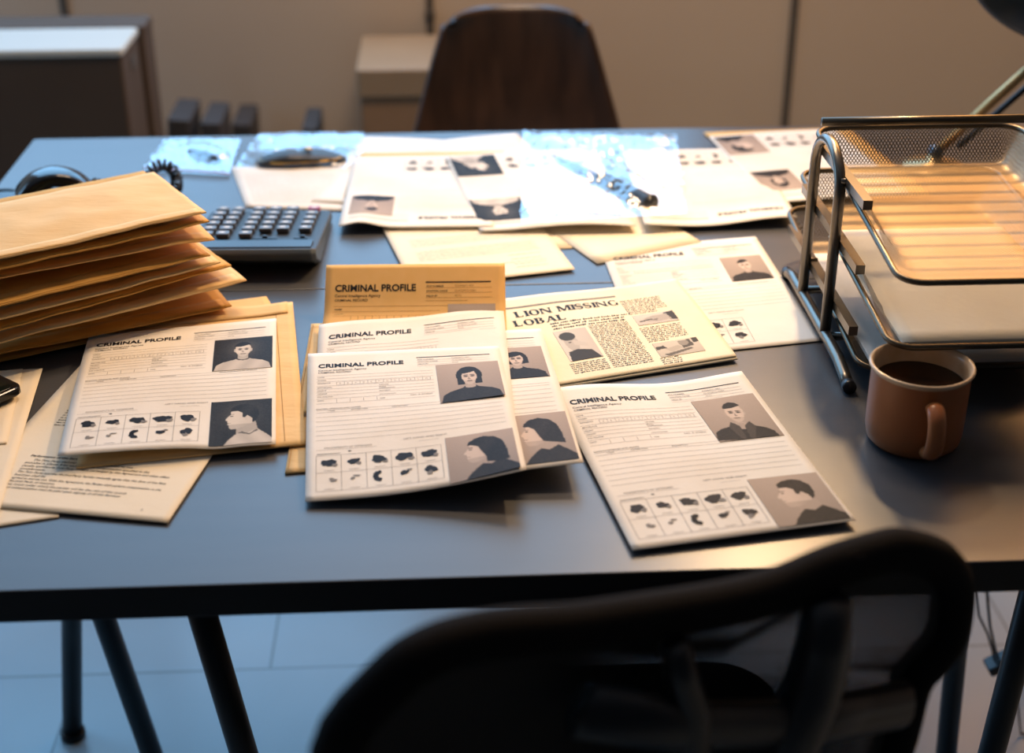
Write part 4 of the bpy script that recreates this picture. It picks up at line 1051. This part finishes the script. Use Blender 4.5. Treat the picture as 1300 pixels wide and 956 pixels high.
m.add(vs, [(i*4+k_, i*4+(k_+1) % 4, (i+1)*4+(k_+1) % 4, (i+1)*4+k_) for i in range(12) for k_ in range(4)]+[(0, 3, 2, 1), (48, 49, 50, 51)]); m.build('blade', 'steel', kn)
m = MB(); m.tube([hA-kp*.018, hA+kp*.018], .004, 8); m.build('guard', 'blackpl', kn)
# wallet bag
wa, wb = at(322, 208, .008), at(440, 202, .008)
bag('clear bag holding a black leather pouch, middle of the far desk edge', [at(330, 172, .001), at(462, 172, .001), at(456, 214, .001), at(300, 213, .001)], .012, 11, hump=seghump(wa, wb, .028, .020), nu=84, nv=56)
wl = empty('leather_pouch', (wa+wb)/2, 'long black leather pouch with brass edge inside the middle clear bag', 'pouch')
wd_ = (wb-wa).normalized(); TW = Matrix.Translation(Vector(((wa.x+wb.x)/2, (wa.y+wb.y)/2+.012, ZT+.0035)))@Matrix.Rotation(math.atan2(wd_.y, wd_.x), 4, 'Z')
m = MB(); L2 = (wb-wa).length/2; vs = []; n = 20
for i in range(n+1):
    t_ = -1+2*i/n; w2 = .022*(1-abs(t_)**3)**.5+.002; h2 = .016*(1-.6*abs(t_+.1)**1.5)*(1-abs(t_)**6)+.002
    for k_ in range(10): a = 2*PI*k_/10; nz_ = 1+.22*noise.noise(Vector((t_*4, math.cos(a)*1.5, math.sin(a)))); vs.append(TW@Vector((t_*L2, math.cos(a)*w2*nz_, h2/2+math.sin(a)*h2/2*(nz_ if math.sin(a) > 0 else 1))))
m.add(vs, [(i*10+k_, i*10+(k_+1) % 10, (i+1)*10+(k_+1) % 10, (i+1)*10+k_) for i in range(n) for k_ in range(10)]+[tuple(range(9, -1, -1)), tuple(n*10+k_ for k_ in range(10))], 0, True)
m.build('body', 'leather', wl)
m = MB(); m.tube([TW@Vector((t_*L2*.9, -.0225*(1-abs(t_)**3)**.5, .006)) for t_ in [-1+2*i/16 for i in range(17)]], .0016, 6); m.build('zip', 'gold', wl)
m = MB(); m.tube([TW@Vector((.012, 0, .019)), TW@Vector((.012, 0, .0215))], .006, 12); m.build('snap_button', 'gold', wl)
# small bag
sa, sb = at(240, 192, .005), at(280, 202, .005)
bag('small clear zip bag at the far left of the desk, behind the coiled cord', [at(209, 179, .001), at(306, 178, .001), at(291, 224, .001), at(183, 217, .001)], .011, 21, True, hump=seghump(sa, sb, .022, .008), nu=64, nv=44)
m = MB(); m.tube([sa, sa.lerp(sb, .3)+Vector((0, 0, .002)), sa.lerp(sb, .7)+Vector((0, 0, .002)), sb], [.003, .0055, .0055, .003], 10)
pk = m.build('folding_knife', 'blackpl'); tag(pk, 'small dark folding knife inside the small clear zip bag', 'knife')
m = MB(); m.tube([sa.lerp(sb, .1)+Vector((0, 0, .005)), sa.lerp(sb, .8)+Vector((0, 0, .0065))], .0012, 6); m.build('spine', 'steel', pk)

# ================================================================== DESK LAMP (behind the tray)
lp = empty('desk_lamp', at(1185, 205, 0), 'brass armed desk lamp standing behind the letter tray at right', 'lamp')
lb = at(1187, 201, .02)
m = MB(); m.lathe([(.045, 0), (.048, .004), (.044, .010), (.012, .016), (.010, .026)], (lb.x, lb.y, ZT), 32, 0, True, True); m.build('base', 'brass', lp)
m = MB(); m.lathe([(.0, -.012), (.009, -.008), (.012, 0), (.009, .008), (0, .012)], (lb.x, lb.y, ZT+.030), 20, 0, False); m.build('joint', 'steel', lp)
a1 = aty(1300, 93, lb.y+.01); d_ = (a1-Vector((lb.x, lb.y, ZT+.03))); elb = Vector((lb.x, lb.y, ZT+.03))+d_*1.9
m = MB(); m.tube([(lb.x, lb.y, ZT+.03), elb], .0075, 14); m.build('lower_arm', 'brass', lp)
off = Vector((.016, .02, -.03)); m = MB(); m.tube([Vector((lb.x+.04, lb.y+.02, ZT+.03)), elb+off], .005, 12); m.build('parallel_rod', 'blackmetal', lp)
hd_ = aty(1312, -14, 2.0)
m = MB(); m.tube([elb, elb+Vector((.03, -.01, .05)), hd_+Vector((.04, 0, .06))], .0075, 14); m.build('upper_arm', 'brass', lp)
dirn = Vector((-.55, -.35, -.62)).normalized(); Q = dirn.to_track_quat('-Z', 'Y').to_matrix().to_4x4(); TL = Matrix.Translation(hd_)@Q
m = MB(); pr = [(.020, .07), (.030, .065), (.045, .045), (.062, .015), (.078, -.03), (.080, -.032), (.074, -.028), (.058, .012), (.042, .040), (.02, .058)]
vs = []; n = 40
for r, z in pr:
    for k_ in range(n): a = 2*PI*k_/n; vs.append(TL@Vector((r*math.cos(a), r*math.sin(a), z)))
m.add(vs, [(i*n+k_, i*n+(k_+1) % n, (i+1)*n+(k_+1) % n, (i+1)*n+k_) for i in range(len(pr)-1) for k_ in range(n)]+[tuple(range(n))], 0, True); m.build('lamp_shade', 'shade', lp)
m = MB(); pr = [(.0, -.004), (.018, .004), (.026, .022), (.018, .040), (.012, .055)]; vs = []
for r, z in pr:
    for k_ in range(20): a = 2*PI*k_/20; vs.append(TL@Vector((r*math.cos(a), r*math.sin(a), z)))
m.add(vs, [(i*20+k_, i*20+(k_+1) % 20, (i+1)*20+(k_+1) % 20, (i+1)*20+k_) for i in range(4) for k_ in range(20)], 0, True); m.build('bulb', 'bulb', lp)

# ================================================================== SHELL CHAIR BEYOND THE DESK
sc = empty('shell_chair', (.13, 2.50, 0), 'dark walnut veneer shell chair standing beyond the desk', 'chair')
YC = 2.68
tl_, tr_, bl_, br_ = aty(566, 30, YC), aty(747, 30, YC), aty(525, 160, YC), aty(785, 160, YC)
ztop = aty(656, 15, YC).z; xc = (bl_.x+br_.x)/2
zlow = bl_.z; wtop = (tr_.x-tl_.x)/2; wbot = (br_.x-bl_.x)/2
def shell(u, v):
    # v 0 top .. 1 front of the seat
    s = -1+2*u
    if v < .55:
        t_ = v/.55; z = ztop-(ztop-.46)*t_
        q = (ztop-z)/(ztop-zlow); wd = wtop*.98+(wbot-wtop)*min(q, 1.25)
        rc_ = sst(0, .16, t_); wd = wd*(.90+.10*math.sqrt(max(0, 1-(1-min(1, t_/.07))**2)))
        y = YC+.05*(1-t_)-.10*t_**3
        z -= .018*(abs(s)**2.2)*(1-t_)**6
    else:
        t_ = (v-.55)/.45; wd = wbot*1.12*(1-.10*t_); z = .46-.02*math.sin(PI*t_)-.02*t_; y = YC-.10-.36*t_
        z += .03*abs(s)**3*(1-t_)
    return Vector((xc+s*wd, y-.045*s*s*(1 if v < .55 else 0.3), z))
m = MB(); nu, nv = 30, 44; vs = []; th2 = .010
for j in range(nv+1):
    for i in range(nu+1): vs.append(shell(i/nu, j/nv))
n0 = len(vs)
for j in range(nv+1):
    for i in range(nu+1):
        u, v = i/nu, j/nv; e = .004; du = shell(min(1, u+e), v)-shell(max(0, u-e), v); dv2 = shell(u, min(1, v+e))-shell(u, max(0, v-e)); nn = du.cross(dv2)
        nn = nn.normalized() if nn.length > 1e-9 else Vector((0, 1, 0)); 
        vs.append(vs[j*(nu+1)+i]+(nn if nn.y > 0 or nn.z < 0 else -nn)*th2)
q = lambda i, j: j*(nu+1)+i; fs = []
for j in range(nv):
    for i in range(nu): fs.append((q(i, j), q(i+1, j), q(i+1, j+1), q(i, j+1))); fs.append((n0+q(i, j), n0+q(i, j+1), n0+q(i+1, j+1), n0+q(i+1, j)))
rim = [q(i, 0) for i in range(nu)]+[q(nu, j) for j in range(nv)]+[q(i, nv) for i in range(nu, 0, -1)]+[q(0, j) for j in range(nv, 0, -1)]
for a, b in zip(rim, rim[1:]+rim[:1]): fs.append((a, n0+a, n0+b, b))
m.add(vs, fs, 0, True); m.build('seat_shell', 'wood', sc)
for sx in (-1, 1):
    for yy, y2 in ((2.50, 2.44), (2.32, 2.29)):
        m = MB(); m.tube([(xc+sx*.13, yy, .425), (xc+sx*.20, y2 if yy < 2.4 else 2.62, .0)], [.011, .008], 12); m.build('leg', 'blackmetal', sc)
m = MB(); m.box(xc-.14, xc+.14, 2.31, 2.51, .405, .425); m.build('under_frame', 'blackmetal', sc)

# ================================================================== BOXES AND THINGS BY THE WALL
def arch_box(label, x0, x1, y0, y1, z0, z1, lidh, body, lid, hole_side=None, hang=.004, cat='box'):
    o = empty('storage_box', ((x0+x1)/2, (y0+y1)/2, z0), label, cat)
    m = MB(); m.rbox(x0, x1, y0, y1, z0, z1-.004, .003, 2, rc=.006); m.build('body', body, o)
    m = MB(); h = hang; m.rbox(x0-h, x1+h, y0-h, y1+h, z1-lidh, z1, .004, 2, rc=.010); m.build('lid', lid, o)
    if hole_side is not None:
        m = MB(); yc_, zc_ = hole_side; m.box(x1+h-.001, x1+h+.0008, yc_-.045, yc_+.045, zc_-.014, zc_+.014); m.build('hand_hole', 'gap', o)
    return o
fx = aty(153, 62, 2.72)
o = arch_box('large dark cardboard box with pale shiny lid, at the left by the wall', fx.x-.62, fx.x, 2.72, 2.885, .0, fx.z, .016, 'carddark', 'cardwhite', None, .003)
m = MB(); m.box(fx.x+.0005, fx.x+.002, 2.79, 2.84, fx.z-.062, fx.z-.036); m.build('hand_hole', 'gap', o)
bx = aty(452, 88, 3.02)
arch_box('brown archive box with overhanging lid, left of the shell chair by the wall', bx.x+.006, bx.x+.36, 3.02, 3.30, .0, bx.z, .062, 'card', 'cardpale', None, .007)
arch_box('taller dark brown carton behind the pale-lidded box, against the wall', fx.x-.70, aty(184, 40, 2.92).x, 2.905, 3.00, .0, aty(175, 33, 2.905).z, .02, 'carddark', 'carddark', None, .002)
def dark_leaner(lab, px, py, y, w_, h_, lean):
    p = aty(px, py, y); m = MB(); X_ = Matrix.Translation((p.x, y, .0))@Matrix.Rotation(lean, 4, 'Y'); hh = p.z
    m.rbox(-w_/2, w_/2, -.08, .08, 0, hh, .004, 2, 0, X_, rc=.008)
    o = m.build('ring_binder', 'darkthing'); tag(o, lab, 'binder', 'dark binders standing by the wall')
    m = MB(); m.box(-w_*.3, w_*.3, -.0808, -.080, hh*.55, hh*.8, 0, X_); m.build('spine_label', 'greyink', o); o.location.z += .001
dark_leaner('dark blue-black binder leaning right of the large left box', 207, 138, 3.10, .05, .3, .09)
dark_leaner('left of two dark binders standing by the wall behind the small bag', 262, 143, 3.10, .045, .3, .04)
dark_leaner('right of two dark binders standing by the wall behind the small bag', 304, 145, 3.26, .045, .3, .03)
dark_leaner('thin dark binder standing just left of the brown archive box', 388, 150, 3.10, .035, .3, .03)

# ================================================================== CABLE AND ADAPTER UNDER THE DESK
ad = empty('power_adapter', at(1268, 845, -.70), 'black power adapter hanging on two cables at lower right under the desk', 'adapter')
ya = 1.62
pa = aty(1268, 842, ya); pa2 = aty(1289, 832, ya)
an = math.atan2((aty(1285, 833, ya)-aty(1252, 848, ya)).z, (aty(1285, 833, ya)-aty(1252, 848, ya)).x)
XA = Matrix.Translation(pa)@Matrix.Rotation(-an, 4, 'Y')
m = MB(); m.rbox(-.019, .019, -.014, .014, -.008, .008, .002, 2, 0, XA); m.build('body', 'blackpl', ad)
m = MB(); m.tube([aty(1252, 735, ya), aty(1254, 765, ya), aty(1257, 795, ya), aty(1263, 822, ya), aty(1268, 840, ya)], .0022, 7)
m.tube([aty(1238, 745, ya), aty(1243, 782, ya), aty(1254, 805, ya), aty(1260, 825, ya), aty(1263, 840, ya)], .0020, 7)
fl = aty(1271, 866, ya); m.tube([aty(1270, 846, ya), fl, Vector((fl.x+.01, ya-.02, .1)), Vector((fl.x+.03, ya-.03, .004)), Vector((fl.x+.25, ya-.05, .004))], .0022, 7); m.build('cable', 'cable', ad)

# ================================================================== NEAR OFFICE CHAIR
oc = empty('office_chair', (.12, .70, 0), 'black mesh-backed office chair in the foreground, rim rising to the right', 'chair')
def back_y(px): return .665+(px-463)/(1231-463)*.205
out_px = [(1176, 866), (1200, 834), (1222, 801), (1231, 755), (1228, 722), (1209, 696), (1169, 681), (1137, 683), (1071, 699), (1006, 721), (908, 742), (803, 767), (712, 786), (640, 794), (581, 803), (515, 824), (463, 863)]
outp = [aty(x, y, back_y(x)) for x, y in out_px]
A0 = outp[-1]; B0 = outp[0]
low = [A0+Vector((-.035, -.010, -.05)), A0+Vector((-.035, -.008, -.16)), A0+Vector((.0, .0, -.27)), A0+Vector((.06, .02, -.34)), B0+Vector((-.12, -.04, -.24)), B0+Vector((-.05, -.01, -.18)), B0+Vector((-.01, 0, -.08))]
loop = outp+low
# smooth closed loop
def catmull(P, k=4):
    n = len(P); o = []
    for i in range(n):
        p0, p1, p2, p3 = P[i-1], P[i], P[(i+1) % n], P[(i+2) % n]
        for j in range(k): t = j/k; o.append(.5*((2*p1)+(-p0+p2)*t+(2*p0-5*p1+4*p2-p3)*t*t+(-p0+3*p1-3*p2+p3)*t**3))
    return o
L_ = catmull(loop, 4); cen = sum(L_, Vector())/len(L_)
L_in = [p+(cen-p).normalized()*.017 for p in L_]
m = MB(); m.tube(L_in, .0165, 14, closed=True); rimo = m.build('back_frame', 'fabric', oc)
# net: fan of the loop towards the centre line, dished away from the viewer
nr = 10; vs = []; uv = []
ax = (outp[6]-outp[-1]); ax.z = 0; ax.normalize()
ndir = Vector((-ax.y, ax.x, 0))
if ndir.y < 0: ndir = -ndir
for k_ in range(nr+1):
    t_ = k_/nr
    for p in L_in: 
        q_ = p.lerp(cen, t_*.999)+ndir*.020*(1-(1-t_)**2); vs.append(q_); uv.append(((q_-cen).dot(ax), (q_-cen).z))
nn_ = len(L_in); fs = [(a*nn_+b, a*nn_+(b+1) % nn_, (a+1)*nn_+(b+1) % nn_, (a+1)*nn_+b) for a in range(nr) for b in range(nn_)]
m = MB(); m.add(vs, fs, 0, True); m.build('back_mesh', 'chairmesh', oc, uv=uv)
m = MB(); vs2 = [p-ndir*.006 for p in vs]; m.add(vs2, fs, 0, True); m.build('back_mesh', 'chairmesh', oc, uv=[(a+.0011, b+.0017) for a, b in uv])
# spine: a Y of two bars meeting low down
def yb(px, py): return aty(px, py, back_y(px))-ndir*.018
joint = (A0+B0)/2+Vector((0, 0, -.26))-ndir*.03
m = MB(); m.tube([yb(838, 800), yb(846, 840), yb(858, 880), joint], [.010, .012, .014, .020], 12); m.tube([yb(1030, 745), yb(1025, 800), yb(1010, 860), joint], [.017, .020, .022, .024], 12)
m.tube([joint, joint+Vector((0, -.01, -.12)), Vector((joint.x-.02, joint.y+.03, .44)), Vector((joint.x-.05, joint.y+.16, .40))], [.024, .026, .026, .024], 12); m.build('spine', 'blackpl', oc)
m = MB(); m.tube([yb(720, 850)+Vector((0, 0, -.02)), yb(846, 905), yb(1010, 900), yb(1130, 850)+Vector((0, 0, -.02))], .013, 12, flat=1.6); m.build('lumbar_support', 'blackpl', oc)
sx, sy = joint.x-.06, joint.y+.26
m = MB(); m.rbox(sx-.23, sx+.23, sy-.22, sy+.22, .42, .48, .02, 5, rc=.07); m.build('seat', 'fabric', oc)
m = MB(); m.tube([(sx, sy, .42), (sx, sy, .10)], .025, 16); m.build('gas_column', 'blackmetal', oc)
for k_ in range(5):
    a = 2*PI*k_/5+.3; e_ = Vector((sx+.28*math.cos(a), sy+.28*math.sin(a), .075))
    m = MB(); m.tube([(sx, sy, .12), (e_.x, e_.y, e_.z)], [.022, .012], 10); lgo = m.build('base_arm', 'blackpl', oc)
    m = MB(); tdir = Vector((-math.sin(a), math.cos(a), 0)); c_ = Vector((e_.x, e_.y, .028)); m.tube([c_-tdir*.02, c_+tdir*.02], .028, 16); m.build('castor', 'blackpl', lgo)

for o in list(bpy.data.objects):
    if '_o' in o: del o['_o']
